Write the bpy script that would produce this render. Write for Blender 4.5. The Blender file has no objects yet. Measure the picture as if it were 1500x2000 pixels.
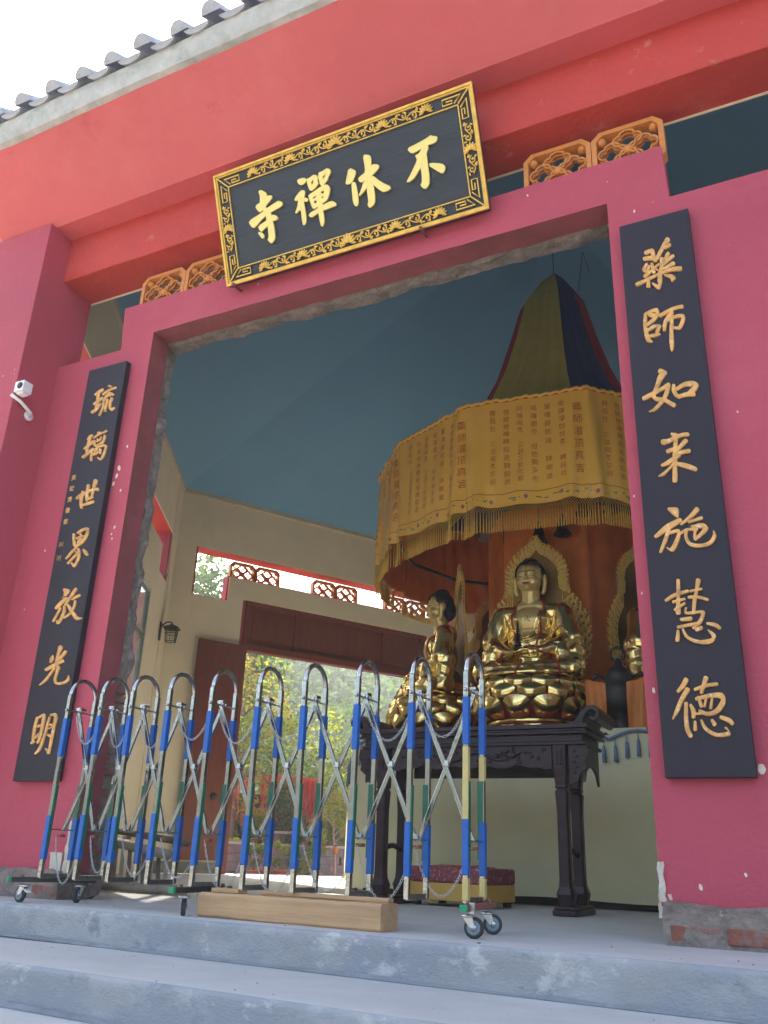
import bpy, bmesh, math, random
from math import sin, cos, pi, radians as RAD, sqrt, atan2, exp, floor
from mathutils import Vector, Matrix, noise
from mathutils.geometry import tessellate_polygon
from mathutils.bvhtree import BVHTree
random.seed(7)
SC = bpy.context.scene
COL = SC.collection

# ------------------------------------------------------------ camera, sky, sun, exposure
cd = bpy.data.cameras.new('camera'); cam = bpy.data.objects.new('camera', cd); COL.objects.link(cam); SC.camera = cam
CX, CY, CZ, YAW, PITCH, ROLL, FPX = 4.7813, -4.7844, 0.3497, -0.471, 0.3809, 0.0373, 1679.42
cp, sp = cos(PITCH), sin(PITCH)
fw = Vector((sin(YAW)*cp, cos(YAW)*cp, sp)); rt = Vector((cos(YAW), -sin(YAW), 0)); upv = rt.cross(fw)
r2 = rt*cos(ROLL)+upv*sin(ROLL); u2 = -rt*sin(ROLL)+upv*cos(ROLL)
cam.matrix_world = Matrix(((r2.x, u2.x, -fw.x, CX), (r2.y, u2.y, -fw.y, CY), (r2.z, u2.z, -fw.z, CZ), (0, 0, 0, 1)))
cd.sensor_fit = 'VERTICAL'; cd.sensor_height = 36; cd.sensor_width = 27; cd.lens = 36*FPX/2000
cd.clip_start = 0.05; cd.clip_end = 2000
SUN_AZ, SUN_EL = -51, 37
world = bpy.data.worlds.new('World'); SC.world = world; world.use_nodes = True
wn = world.node_tree; sky = wn.nodes.new('ShaderNodeTexSky'); sky.sky_type = 'NISHITA'; sky.sun_disc = False
sky.sun_elevation = RAD(SUN_EL); sky.sun_rotation = RAD(SUN_AZ); sky.dust_density = 3.0; sky.air_density = 1.2
wn.links.new(sky.outputs[0], wn.nodes['Background'].inputs[0]); wn.nodes['Background'].inputs[1].default_value = 0.15
sl = bpy.data.lights.new('sun', 'SUN'); sl.energy = 4.2; sl.angle = RAD(.5); sl.color = (1, .93, .82)
so = bpy.data.objects.new('sun', sl); COL.objects.link(so)
sd = Vector((sin(RAD(SUN_AZ))*cos(RAD(SUN_EL)), cos(RAD(SUN_AZ))*cos(RAD(SUN_EL)), sin(RAD(SUN_EL))))
so.rotation_euler = sd.to_track_quat('Z', 'Y').to_euler()
vs = SC.view_settings; vs.view_transform = 'Standard'; vs.look = 'None'; vs.gamma = 1; vs.use_curve_mapping = False
vs.exposure = 2.0
SC.cycles.max_bounces = 10; SC.cycles.diffuse_bounces = 6; SC.cycles.glossy_bounces = 4; SC.cycles.transmission_bounces = 4
SC.cycles.volume_bounces = 1; SC.cycles.caustics_reflective = False; SC.cycles.caustics_refractive = False
SC.cycles.use_denoising = True; SC.cycles.sample_clamp_indirect = 6

# ------------------------------------------------------------ mesh helpers
class MB:
    def __init__(s): s.v = []; s.f = []; s.m = []; s.sm = []
    def add(s, vs, fs, mat=0, smooth=False):
        b = len(s.v); s.v += [tuple(p) for p in vs]
        for f in fs: s.f.append(tuple(i+b for i in f)); s.m.append(mat); s.sm.append(smooth)
    def box(s, x0, x1, y0, y1, z0, z1, mat=0, M=None):
        vs = [Vector((x, y, z)) for z in (z0, z1) for y in (y0, y1) for x in (x0, x1)]
        if M is not None: vs = [M @ p for p in vs]
        s.add(vs, [(0, 2, 3, 1), (4, 5, 7, 6), (0, 1, 5, 4), (2, 6, 7, 3), (0, 4, 6, 2), (1, 3, 7, 5)], mat)
    def bar(s, a, b, w, h=None, up=(0, 0, 1), mat=0):
        a = Vector(a); b = Vector(b); h = h or w; d = (b-a); L = d.length; d.normalize(); up = Vector(up)
        if abs(d.dot(up)) > .99: up = Vector((0, 1, 0))
        x = d.cross(up).normalized(); y = x.cross(d)
        vs = [p + x*(sx*w/2) + y*(sy*h/2) for p in (a, b) for sx, sy in ((-1, -1), (1, -1), (1, 1), (-1, 1))]
        s.add(vs, [(0, 3, 2, 1), (4, 5, 6, 7), (0, 1, 5, 4), (1, 2, 6, 5), (2, 3, 7, 6), (3, 0, 4, 7)], mat)
    def tube(s, pts, r, n=8, mat=0, closed=False, cap=True, square=False, up0=None):
        pts = [Vector(p) for p in pts]; N = len(pts); rs = r if isinstance(r, (list, tuple)) else [r]*N
        if N < 2: return
        vs = []; pu = Vector(up0) if up0 else None
        for i in range(N):
            a = pts[i-1] if (i > 0 or closed) else pts[i]; b = pts[(i+1) % N] if (i < N-1 or closed) else pts[i]
            d = (b-a)
            if d.length < 1e-9: d = Vector((0, 0, 1))
            d.normalize()
            if pu is None: pu = Vector((0, 0, 1)) if abs(d.z) < .9 else Vector((1, 0, 0))
            x = d.cross(pu)
            if x.length < 1e-6: x = d.cross(Vector((.3, .5, .8)))
            x.normalize(); y = x.cross(d); pu = y
            for k in range(n):
                t = 2*pi*k/n + (pi/4 if square else 0)
                q = rs[i]*(1.4142 if square else 1)
                vs.append(pts[i]+x*(cos(t)*q)+y*(sin(t)*q))
        fs = []; R = N if closed else N-1
        for i in range(R):
            for k in range(n):
                a = i*n+k; b = i*n+(k+1) % n; c = ((i+1) % N)*n+(k+1) % n; d = ((i+1) % N)*n+k
                fs.append((a, b, c, d))
        if not closed and cap: fs.append(tuple(range(n))[::-1]); fs.append(tuple((N-1)*n+k for k in range(n)))
        s.add(vs, fs, mat, smooth=not square)
    def lathe(s, prof, n=20, c=(0, 0, 0), mat=0, M=None, smooth=True):
        vs = []; c = Vector(c)
        for r, z in prof:
            for k in range(n):
                p = Vector((cos(2*pi*k/n)*r, sin(2*pi*k/n)*r, z)); vs.append((M @ p if M is not None else p)+c)
        fs = [(i*n+k, i*n+(k+1) % n, (i+1)*n+(k+1) % n, (i+1)*n+k) for i in range(len(prof)-1) for k in range(n)]
        fs.append(tuple(range(n))[::-1]); fs.append(tuple((len(prof)-1)*n+k for k in range(n)))
        s.add(vs, fs, mat, smooth)
    def ell(s, c, r, M=None, mat=0, n=14, m=9):
        c = Vector(c); vs = []; R = Vector(r)
        for j in range(m+1):
            ph = pi*j/m
            for k in range(n):
                p = Vector((sin(ph)*cos(2*pi*k/n)*R.x, sin(ph)*sin(2*pi*k/n)*R.y, -cos(ph)*R.z))
                vs.append((M @ p if M is not None else p)+c)
        s.add(vs, [(j*n+k, j*n+(k+1) % n, (j+1)*n+(k+1) % n, (j+1)*n+k) for j in range(m) for k in range(n)], mat, True)
    def cap(s, a, b, ra, rb, mat=0, n=12):
        a = Vector(a); b = Vector(b); d = (b-a).normalized(); P = []; R = []
        for k in (0, .3, .62, .88): P.append(a-d*ra*(1-k*1.0)*1.0 if k < 1 else a); R.append(ra*sqrt(max(0.0004, 1-(1-k)**2)))
        P.append(a); R.append(ra); P.append(b); R.append(rb)
        for k in (.88, .62, .3, 0): P.append(b+d*rb*(1-k)); R.append(rb*sqrt(max(0.0004, 1-(1-k)**2)))
        s.tube(P, R, n, mat)
    def prism(s, poly, y0, y1, axis='y', mat=0, holes=()):
        # poly in (a,b); extruded along axis
        rings = [list(poly)]+[list(h) for h in holes]
        flat = [p for r in rings for p in r]
        tris = tessellate_polygon([[Vector((p[0], p[1], 0)) for p in r] for r in rings])
        def P(p, t):
            return (p[0], t, p[1]) if axis == 'y' else ((t, p[0], p[1]) if axis == 'x' else (p[0], p[1], t))
        n = len(flat); vs = [P(p, y0) for p in flat]+[P(p, y1) for p in flat]
        fs = [tuple(t) for t in tris]+[tuple(n+i for i in reversed(t)) for t in tris]; b = 0
        for r in rings:
            for i in range(len(r)): j = (i+1) % len(r); fs.append((b+i, b+j, n+b+j, n+b+i))
            b += len(r)
        s.add(vs, fs, mat)
    def build(s, name, mats, parent=None, bevel=0, fixn=False):
        me = bpy.data.meshes.new(name); me.from_pydata(s.v, [], s.f)
        for m in (mats if isinstance(mats, (list, tuple)) else [mats]): me.materials.append(m)
        me.polygons.foreach_set('material_index', s.m); me.polygons.foreach_set('use_smooth', s.sm)
        if fixn:
            bm = bmesh.new(); bm.from_mesh(me); bmesh.ops.recalc_face_normals(bm, faces=bm.faces); bm.to_mesh(me); bm.free()
        me.update(); o = bpy.data.objects.new(name, me); COL.objects.link(o)
        if parent is not None: o.parent = parent
        if bevel:
            b = o.modifiers.new('bevel', 'BEVEL'); b.width = bevel; b.segments = 2; b.limit_method = 'ANGLE'; b.angle_limit = RAD(40)
        return o
def tag(o, label=None, cat=None, group=None, kind=None):
    if label: o['label'] = label
    if cat: o['category'] = cat
    if group: o['group'] = group
    if kind: o['kind'] = kind
    return o
def empty(name, loc, rz=0, label=None, cat=None, group=None):
    o = bpy.data.objects.new(name, None); COL.objects.link(o); o.location = loc; o.rotation_euler = (0, 0, rz); o.empty_display_size = .1
    return tag(o, label, cat, group)
def copy_tree(o, parent=None):
    c = o.copy(); COL.objects.link(c)
    if parent is not None: c.parent = parent
    for ch in list(o.children): copy_tree(ch, c)
    return c
def inst(o, name, parent, loc=(0, 0, 0), rot=(0, 0, 0), sc=(1, 1, 1)):
    c = o.copy(); c.name = name; COL.objects.link(c); c.parent = parent; c.location = loc; c.rotation_euler = rot; c.scale = sc
    return c

# ------------------------------------------------------------ materials
def mat(name, col, rough=.6, metal=0, var=0, vscale=6, bump=0, bscale=40, col2=None, c2scale=3, c2lo=.5, c2hi=.6, spec=.5, trans=0,
        stretch=None, coat=0, flecks=None, stain=None, sub=0, detail=5, space='Object'):
    m = bpy.data.materials.new(name); m.use_nodes = True; nt = m.node_tree; N = nt.nodes; L = nt.links
    p = N['Principled BSDF']; p.inputs['Roughness'].default_value = rough; p.inputs['Metallic'].default_value = metal
    p.inputs['Specular IOR Level'].default_value = spec; p.inputs['Coat Weight'].default_value = coat
    p.inputs['Coat Roughness'].default_value = .15
    tc = N.new('ShaderNodeTexCoord'); out = tc.outputs[space]
    if stretch:
        mp = N.new('ShaderNodeMapping'); mp.inputs['Scale'].default_value = stretch; L.new(out, mp.inputs[0]); out = mp.outputs[0]
    def nz(scale, det=detail, rgh=.6):
        n = N.new('ShaderNodeTexNoise'); n.inputs['Scale'].default_value = scale; n.inputs['Detail'].default_value = det
        n.inputs['Roughness'].default_value = rgh; L.new(out, n.inputs['Vector']); return n.outputs['Fac']
    def ramp(src, a, b, ca, cb):
        r = N.new('ShaderNodeValToRGB'); r.color_ramp.elements[0].position = a; r.color_ramp.elements[1].position = b
        r.color_ramp.elements[0].color = (*ca, 1) if len(ca) == 3 else ca; r.color_ramp.elements[1].color = (*cb, 1) if len(cb) == 3 else cb
        L.new(src, r.inputs[0]); return r.outputs[0]
    def mix(fac, a, b, mode='MIX'):
        x = N.new('ShaderNodeMix'); x.data_type = 'RGBA'; x.blend_type = mode
        if hasattr(fac, 'node'): L.new(fac, x.inputs[0])
        else: x.inputs[0].default_value = fac
        for s, i in ((a, 6), (b, 7)):
            if hasattr(s, 'node'): L.new(s, x.inputs[i])
            else: x.inputs[i].default_value = (*s, 1)
        return x.outputs[2]
    c = None
    if var: c = ramp(nz(vscale), .3, .7, tuple(max(0, k*(1-var)) for k in col), tuple(min(1, k*(1+var)) for k in col))
    if col2: c = mix(ramp(nz(c2scale, 6), c2lo, c2hi, (0, 0, 0), (1, 1, 1)), c if c else col, col2)
    if stain:
        for (sc_, lo, hi, cc) in stain: c = mix(ramp(nz(sc_, 8, .7), lo, hi, (0, 0, 0), (1, 1, 1)), c if c else col, cc)
    if flecks:
        fsc, fth, fc = flecks; c = mix(ramp(nz(fsc, 3), fth, fth+.01, (0, 0, 0), (1, 1, 1)), c if c else col, fc)
    if c: L.new(c, p.inputs['Base Color'])
    else: p.inputs['Base Color'].default_value = (*col, 1)
    if bump:
        b = N.new('ShaderNodeBump'); b.inputs['Strength'].default_value = min(1, bump); b.inputs['Distance'].default_value = .02*max(1, bump)
        L.new(nz(bscale, 6), b.inputs['Height']); L.new(b.outputs[0], p.inputs['Normal'])
    if trans:
        t = N.new('ShaderNodeBsdfTranslucent'); ms = N.new('ShaderNodeMixShader'); ms.inputs[0].default_value = trans
        L.new(c, t.inputs[0]) if c else setattr(t.inputs[0], 'default_value', (*col, 1))
        L.new(p.outputs[0], ms.inputs[1]); L.new(t.outputs[0], ms.inputs[2]); L.new(ms.outputs[0], N['Material Output'].inputs[0])
    return m
M = {}
M['pink'] = mat('pink_paint', (.44, .062, .098), .75, var=.08, vscale=1.1, bump=.35, bscale=32, stain=[(2.2, .56, .74, (.40, .055, .085)), (.9, .54, .7, (.47, .080, .118)), (22, .69, .74, (.36, .05, .075))], flecks=(13, .745, (.72, .58, .5)))
M['red'] = mat('red_paint', (.50, .046, .034), .6, var=.10, vscale=1.3, bump=.35, bscale=24, stain=[(1.4, .52, .74, (.56, .10, .08)), (5, .60, .72, (.58, .20, .15)), (.8, .56, .7, (.42, .035, .03)), (16, .70, .76, (.60, .30, .24))])
M['soffit'] = mat('pink_red_soffit_paint', (.60, .105, .11), .7, var=.08, vscale=1, bump=.3, bscale=22, stain=[(.9, .5, .75, (.64, .14, .14)), (2.5, .6, .74, (.50, .075, .085)), (7, .72, .82, (.74, .36, .30))])
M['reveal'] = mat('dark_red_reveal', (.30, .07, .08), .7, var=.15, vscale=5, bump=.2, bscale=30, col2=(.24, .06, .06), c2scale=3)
M['rough'] = mat('rough_mortar', (.25, .20, .175), .95, var=.35, vscale=9, bump=1.6, bscale=16, stain=[(4, .5, .66, (.16, .125, .11)), (14, .60, .72, (.40, .35, .30))])
M['brick'] = mat('brick', (.27, .10, .07), .9, var=.25, vscale=12, bump=.8, bscale=30, stain=[(8, .52, .66, (.22, .18, .17)), (20, .62, .7, (.5, .44, .4))])
M['plaster'] = mat('cream_plaster', (.80, .71, .55), .85, var=.05, vscale=1.5, bump=.12, bscale=40, stain=[(1.3, .55, .85, (.66, .57, .43))])
M['ceiling'] = mat('blue_ceiling', (.155, .35, .56), .8, var=.04, vscale=1, bump=.05, bscale=30, stain=[(40, .74, .78, (.25, .35, .42)), (1.1, .55, .75, (.14, .32, .51))])
M['trim'] = mat('plaster_trim', (.55, .50, .42), .8, var=.08)
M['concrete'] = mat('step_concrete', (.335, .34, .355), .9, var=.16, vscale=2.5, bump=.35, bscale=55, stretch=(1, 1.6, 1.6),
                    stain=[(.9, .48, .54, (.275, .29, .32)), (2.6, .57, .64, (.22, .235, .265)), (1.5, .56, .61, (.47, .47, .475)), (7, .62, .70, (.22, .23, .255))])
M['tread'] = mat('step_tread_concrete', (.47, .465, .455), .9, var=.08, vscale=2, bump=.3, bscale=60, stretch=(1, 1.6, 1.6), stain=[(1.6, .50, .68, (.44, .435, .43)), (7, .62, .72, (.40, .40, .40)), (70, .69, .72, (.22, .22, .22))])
M['joint'] = mat('damp_joint', (.22, .23, .26), .9, var=.2, bump=.4)
M['floor'] = mat('hall_floor', (.50, .49, .44), .75, var=.06, vscale=2, bump=.15, bscale=25, stain=[(1.5, .5, .75, (.47, .46, .44))])
M['ochre'] = mat('ochre_glazed_lattice', (.60, .22, .045), .45, var=.15, vscale=20, bump=.2, bscale=50, stain=[(14, .6, .75, (.5, .25, .12))])
M['board'] = mat('dark_lacquer_board', (.022, .017, .025), .55, var=.15, vscale=3, bump=.15, bscale=60, stretch=(1, 1, .3), spec=.3)
M['plq'] = mat('black_plaque_board', (.022, .026, .034), .5, var=.25, vscale=6, bump=.35, bscale=16, stretch=(.6, 5, 5))
M['leafgold'] = mat('gilded_paint', (.90, .72, .24), .5, metal=.05, var=.05, vscale=20)
M['framegold'] = mat('frame_gilding', (.80, .48, .09), .4, metal=.35, var=.2, vscale=14, bump=.2, bscale=80)
M['carvegold'] = mat('carved_gilding', (.70, .36, .11), .5, metal=.2, var=.35, vscale=14, bump=.6, bscale=50, stain=[(26, .56, .64, (.84, .58, .34)), (34, .64, .7, (.40, .18, .06))])
M['gold'] = mat('statue_gold', (.90, .68, .27), .22, metal=1, var=.06, vscale=5, bump=.05, bscale=7)
M['matgold'] = mat('matte_gold_skin', (.78, .57, .23), .4, metal=.65, var=.05, vscale=8)
M['flamegold'] = mat('flame_gold', (1.0, .68, .20), .32, metal=.5, var=.1, vscale=20, bump=.2, bscale=60)
M['statred'] = mat('statue_red_paint', (.42, .02, .03), .45)
M['hair'] = mat('dark_blue_hair', (.018, .018, .028), .6, bump=.9, bscale=45)
M['dark'] = mat('dark_iron', (.025, .022, .02), .5, var=.2)
M['orange'] = mat('orange_satin', (.90, .29, .05), .42, var=.12, vscale=4, bump=.1, bscale=10, trans=.25)
M['yellow'] = mat('yellow_satin', (1.0, .57, .085), .26, var=.04, vscale=4, spec=1.0, bump=.05, bscale=60, trans=.08)
M['fringe'] = mat('yellow_fringe', (.80, .48, .08), .7, var=.2, vscale=30)
M['olive'] = mat('olive_yellow_cloth', (.48, .38, .07), .7, var=.08, trans=.1)
M['navy'] = mat('navy_cloth', (.03, .04, .14), .7, var=.1, trans=.1)
M['crim'] = mat('crimson_cloth', (.38, .015, .04), .7, var=.1, trans=.15)
M['redink'] = mat('red_embroidery', (.50, .09, .02), .6)
M['greenink'] = mat('green_embroidery', (.10, .18, .08), .6)
M['violetink'] = mat('violet_embroidery', (.30, .08, .22), .6)
M['wood_d'] = mat('dark_rosewood', (.026, .009, .013), .38, var=.35, vscale=8, bump=.15, bscale=30, coat=.08, spec=.35, stretch=(.4, 2, 2))
M['wood_r'] = mat('red_brown_door_paint', (.17, .035, .025), .5, var=.18, vscale=6, bump=.15, bscale=30, stretch=(3, 3, .4))
M['cloth'] = mat('pale_yellow_altar_cloth', (.72, .67, .42), .8, var=.06, vscale=2, bump=.5, bscale=120, stain=[(1.4, .66, .72, (.34, .32, .2))])
M['bluetrim'] = mat('blue_tassel', (.16, .22, .38), .8, var=.2, vscale=30)
M['steel'] = mat('stainless_steel', (.42, .42, .425), .13, metal=1, var=.1, vscale=12, bump=.05, bscale=50)
M['bluetape'] = mat('blue_reflective_tape', (.004, .095, .38), .5, var=.12, vscale=20, stain=[(55, .68, .72, (.10, .16, .32))])
M['greentape'] = mat('green_tape', (.01, .12, .07), .4, var=.1)
M['film'] = mat('yellowed_film', (.52, .42, .16), .4, var=.15, vscale=10)
M['rubber'] = mat('black_rubber', (.03, .033, .035), .75, bump=.2)
M['greyrub'] = mat('grey_wheel_hub', (.17, .22, .27), .5)
M['zinc'] = mat('zinc_plate', (.55, .57, .58), .35, metal=.9, var=.15, vscale=20)
M['rust'] = mat('rusty_brown_cap', (.22, .08, .06), .7, var=.2)
M['greencap'] = mat('green_plastic', (.01, .25, .12), .45)
M['pine'] = mat('raw_pine', (.46, .28, .145), .65, var=.22, vscale=5, bump=.25, bscale=20, stretch=(.25, 3.2, 3.2), stain=[(2.4, .62, .74, (.30, .15, .065)), (11, .70, .74, (.14, .07, .03))])
M['maroon'] = mat('maroon_brocade', (.24, .05, .06), .7, var=.3, vscale=25, stain=[(40, .56, .6, (.5, .3, .28))])
M['boxyel'] = mat('yellow_cloth_band', (.62, .36, .08), .75, var=.06)
M['green_alu'] = mat('green_grey_window_frame', (.16, .22, .19), .45, var=.1)
M['white'] = mat('white_plastic', (.78, .78, .80), .45)
M['tile'] = mat('grey_roof_tile', (.42, .42, .46), .7, var=.2, vscale=8, bump=.3)
M['grey'] = mat('grey_stone', (.22, .225, .22), .9, var=.2, vscale=5, bump=.6, bscale=15, stain=[(4, .55, .7, (.4, .39, .36))])
M['addedwood'] = mat('added_slope_wood', (.06, .07, .045), .95, var=.5, vscale=.25)
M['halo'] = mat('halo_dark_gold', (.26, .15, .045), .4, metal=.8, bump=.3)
M['eave'] = mat('weathered_eave_mortar', (.50, .49, .47), .95, var=.2, vscale=5, bump=.8, bscale=20, stain=[(3, .52, .68, (.30, .33, .30)), (9, .6, .7, (.62, .58, .54))])
M['chip'] = mat('bare_plaster_chip', (.72, .60, .50), .9, var=.15, vscale=30)
M['terra'] = mat('terracotta', (.40, .13, .08), .8, var=.12)
M['bark'] = mat('bark', (.20, .15, .11), .9, var=.3, vscale=10, bump=.6)
M['barkpale'] = mat('pale_bark', (.42, .37, .30), .85, var=.25, vscale=9, bump=.5)
def leafm(n, c, t=.45): return mat(n, c, .8, var=.3, vscale=2.3, trans=t, spec=.08)
M['leaf_y'] = leafm('yellow_green_leaves', (.31, .34, .05), .55); M['leaf_g'] = leafm('green_leaves', (.12, .20, .04), .5)
M['leaf_d'] = leafm('dark_green_leaves', (.06, .10, .03), .4); M['leaf_h'] = leafm('hillside_leaves', (.10, .155, .05))
M['leaf_o'] = leafm('orange_young_leaves', (.34, .24, .05)); M['ground'] = mat('courtyard_ground', (.36, .325, .27), .9, var=.1, vscale=1, bump=.3, bscale=8)
M['hill'] = mat('hill_soil', (.05, .07, .03), .95, var=.3, vscale=.3)
M['ribbon'] = mat('red_ribbon', (.70, .05, .03), .6, var=.1, trans=.45); M['darkred'] = mat('dark_red_fence', (.06, .012, .012), .7)
M['glow'] = mat('orange_lantern_skin', (.75, .32, .03), .5, trans=.3)
# clear pane
g = bpy.data.materials.new('window_glass'); g.use_nodes = True
gp = g.node_tree.nodes['Principled BSDF']; gp.inputs['Base Color'].default_value = (.75, .85, .8, 1); gp.inputs['Roughness'].default_value = .08
gp.inputs['Transmission Weight'].default_value = .85; gp.inputs['Alpha'].default_value = .45; M['glass'] = g
HAZE = 0.0026
PLQ={"temple":[[[[0.4135,0.6939],[0.4389,0.6963],[0.4847,0.6583],[0.4844,0.6342],[0.464,0.5634],[0.4655,0.5288],[0.4218,0.5244],[0.4155,0.5947],[0.424,0.6522]]],[[[0.3652,0.5823],[0.4195,0.5992],[0.4878,0.6346],[0.532,0.6215],[0.5345,0.6051],[0.4724,0.5638],[0.4186,0.5253],[0.4016,0.5231],[0.3846,0.5437]]],[[[0.2844,0.4793],[0.4162,0.5089],[0.4592,0.5306],[0.5719,0.5587],[0.5854,0.5618],[0.6214,0.5413],[0.6188,0.5124],[0.5066,0.4941],[0.4511,0.476],[0.4089,0.4596],[0.3423,0.4156],[0.3233,0.4124],[0.302,0.4384]]],[[[0.4568,0.5142],[0.5034,0.495],[0.5065,0.4601],[0.5119,0.4189],[0.5169,0.341],[0.5131,0.2713],[0.4831,0.2456],[0.4712,0.2432],[0.441,0.2841],[0.4579,0.2979],[0.4617,0.3906],[0.4574,0.4401],[0.4567,0.4687]]],[[[0.3702,0.4121],[0.4586,0.4369],[0.5081,0.4597],[0.5223,0.4669],[0.558,0.4425],[0.5623,0.4272],[0.5509,0.4163],[0.5151,0.418],[0.4589,0.3942],[0.4087,0.3684],[0.3943,0.361],[0.3803,0.3792]]],[[[0.3587,0.3681],[0.3995,0.3511],[0.413,0.3302],[0.4134,0.3102],[0.4004,0.3009],[0.3874,0.3145]]]],"zen":[[[[0.7779,0.6755],[0.834,0.6779],[0.8631,0.6607],[0.8603,0.642],[0.8296,0.6263],[0.806,0.6279],[0.7878,0.6446]]],[[[0.7995,0.5838],[0.8314,0.5742],[0.8361,0.563],[0.8238,0.5221],[0.8157,0.4994],[0.814,0.4665],[0.819,0.3816],[0.8142,0.3273],[0.802,0.3085],[0.7884,0.3026],[0.7799,0.3203],[0.782,0.4424],[0.7384,0.4173],[0.7244,0.42],[0.7553,0.4669],[0.7708,0.5183],[0.7415,0.5143],[0.7331,0.5336]]],[[[0.8188,0.5208],[0.8553,0.5003],[0.8555,0.4905],[0.8395,0.4785],[0.8138,0.4972]]],[[[0.8657,0.6571],[0.8908,0.6563],[0.9371,0.6726],[0.9679,0.6479],[0.958,0.6122],[0.9691,0.5923],[0.9308,0.5651],[0.8863,0.5508],[0.8708,0.6055]],[[0.8999,0.6216],[0.9272,0.6369],[0.922,0.6121],[0.9084,0.5941]]],[[[0.9779,0.6739],[1.0151,0.6734],[1.0557,0.687],[1.0847,0.6642],[1.082,0.6458],[1.0538,0.6105],[1.0463,0.5908],[1.0024,0.5656],[0.9816,0.5719],[0.9723,0.6355]],[[1.0072,0.6303],[1.0413,0.6515],[1.0276,0.6213],[1.0122,0.6109]]],[[[0.8653,0.5251],[0.9077,0.536],[0.9763,0.5569],[1.0022,0.5643],[1.0358,0.561],[1.0571,0.538],[1.0591,0.5099],[1.0326,0.4547],[1.0181,0.4397],[0.9824,0.4282],[0.9334,0.4122],[0.8934,0.4059],[0.8805,0.4359],[0.8684,0.5033]],[[0.897,0.4949],[0.9333,0.5076],[0.9343,0.4935],[0.9073,0.4794]],[[0.9063,0.4727],[0.9301,0.4643],[0.9341,0.4493],[0.9076,0.4391]],[[0.9773,0.5207],[1.0085,0.5265],[1.0015,0.4956],[0.9798,0.5062]],[[0.98,0.4758],[0.9953,0.485],[0.9885,0.4595],[0.98,0.4648]]],[[[0.8436,0.3773],[0.9281,0.3972],[0.9797,0.4097],[1.0586,0.4223],[1.0945,0.3953],[1.0977,0.3752],[1.0513,0.3723],[0.9802,0.371],[0.9324,0.3627],[0.8605,0.3419]]],[[[0.934,0.459],[0.9824,0.4282],[0.9746,0.3753],[0.9758,0.3089],[0.9722,0.2741],[0.9598,0.2529],[0.9453,0.2487],[0.9391,0.2808],[0.9343,0.365],[0.933,0.4095]]]],"rest":[[[[1.2426,0.6314],[1.297,0.5928],[1.2912,0.5634],[1.2557,0.5146],[1.2351,0.5073],[1.1968,0.5135],[1.212,0.5552]]],[[[1.2508,0.512],[1.2799,0.5059],[1.2842,0.4843],[1.2887,0.4018],[1.2846,0.3327],[1.2613,0.3165],[1.2413,0.3535],[1.2456,0.4553]]],[[[1.3753,0.6912],[1.4204,0.6768],[1.4383,0.6577],[1.4289,0.5827],[1.4294,0.5154],[1.4278,0.4435],[1.4291,0.3519],[1.4196,0.2958],[1.3735,0.2717],[1.3596,0.308],[1.3721,0.3231],[1.3719,0.4335],[1.3732,0.5543],[1.3798,0.59]]],[[[1.3067,0.5261],[1.3728,0.5517],[1.4306,0.5849],[1.4439,0.5955],[1.4829,0.5819],[1.4968,0.5669],[1.4833,0.5443],[1.4294,0.5154],[1.3766,0.4967],[1.3339,0.4881],[1.3203,0.4963]]],[[[1.3549,0.4898],[1.3819,0.4923],[1.3851,0.4537],[1.3673,0.4322],[1.3305,0.4028],[1.2925,0.3871],[1.3264,0.4364]]],[[[1.4294,0.5154],[1.4943,0.4393],[1.5762,0.3759],[1.5437,0.3604],[1.506,0.3597],[1.4726,0.3897],[1.4279,0.4447],[1.4049,0.488]]]],"not":[[[[1.7374,0.6246],[1.8203,0.6347],[1.9031,0.6496],[1.9353,0.6625],[1.9502,0.6511],[1.9812,0.6383],[1.9847,0.6242],[1.9736,0.6044],[1.9507,0.5976],[1.9057,0.6004],[1.8531,0.5913],[1.8095,0.5791],[1.7673,0.5782]]],[[[1.8535,0.5938],[1.8862,0.6094],[1.9107,0.5871],[1.8835,0.5423],[1.8708,0.502],[1.825,0.4537],[1.7721,0.3967],[1.7447,0.3815],[1.7182,0.3738],[1.6993,0.3795],[1.7393,0.4226],[1.8051,0.5097],[1.8073,0.5247],[1.7947,0.5537],[1.823,0.5564],[1.8419,0.5714]]],[[[1.8127,0.523],[1.8849,0.5419],[1.8841,0.4978],[1.883,0.433],[1.8833,0.3677],[1.8758,0.3154],[1.8603,0.294],[1.8339,0.2837],[1.8049,0.3238],[1.8221,0.3369],[1.8294,0.3974],[1.8263,0.4533],[1.8105,0.508]]],[[[1.8998,0.4629],[1.9895,0.4295],[2.0133,0.4052],[2.0127,0.3822],[1.9987,0.3607],[1.9846,0.3573],[1.9509,0.3884],[1.9149,0.4243],[1.898,0.4413]]]]}
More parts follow.
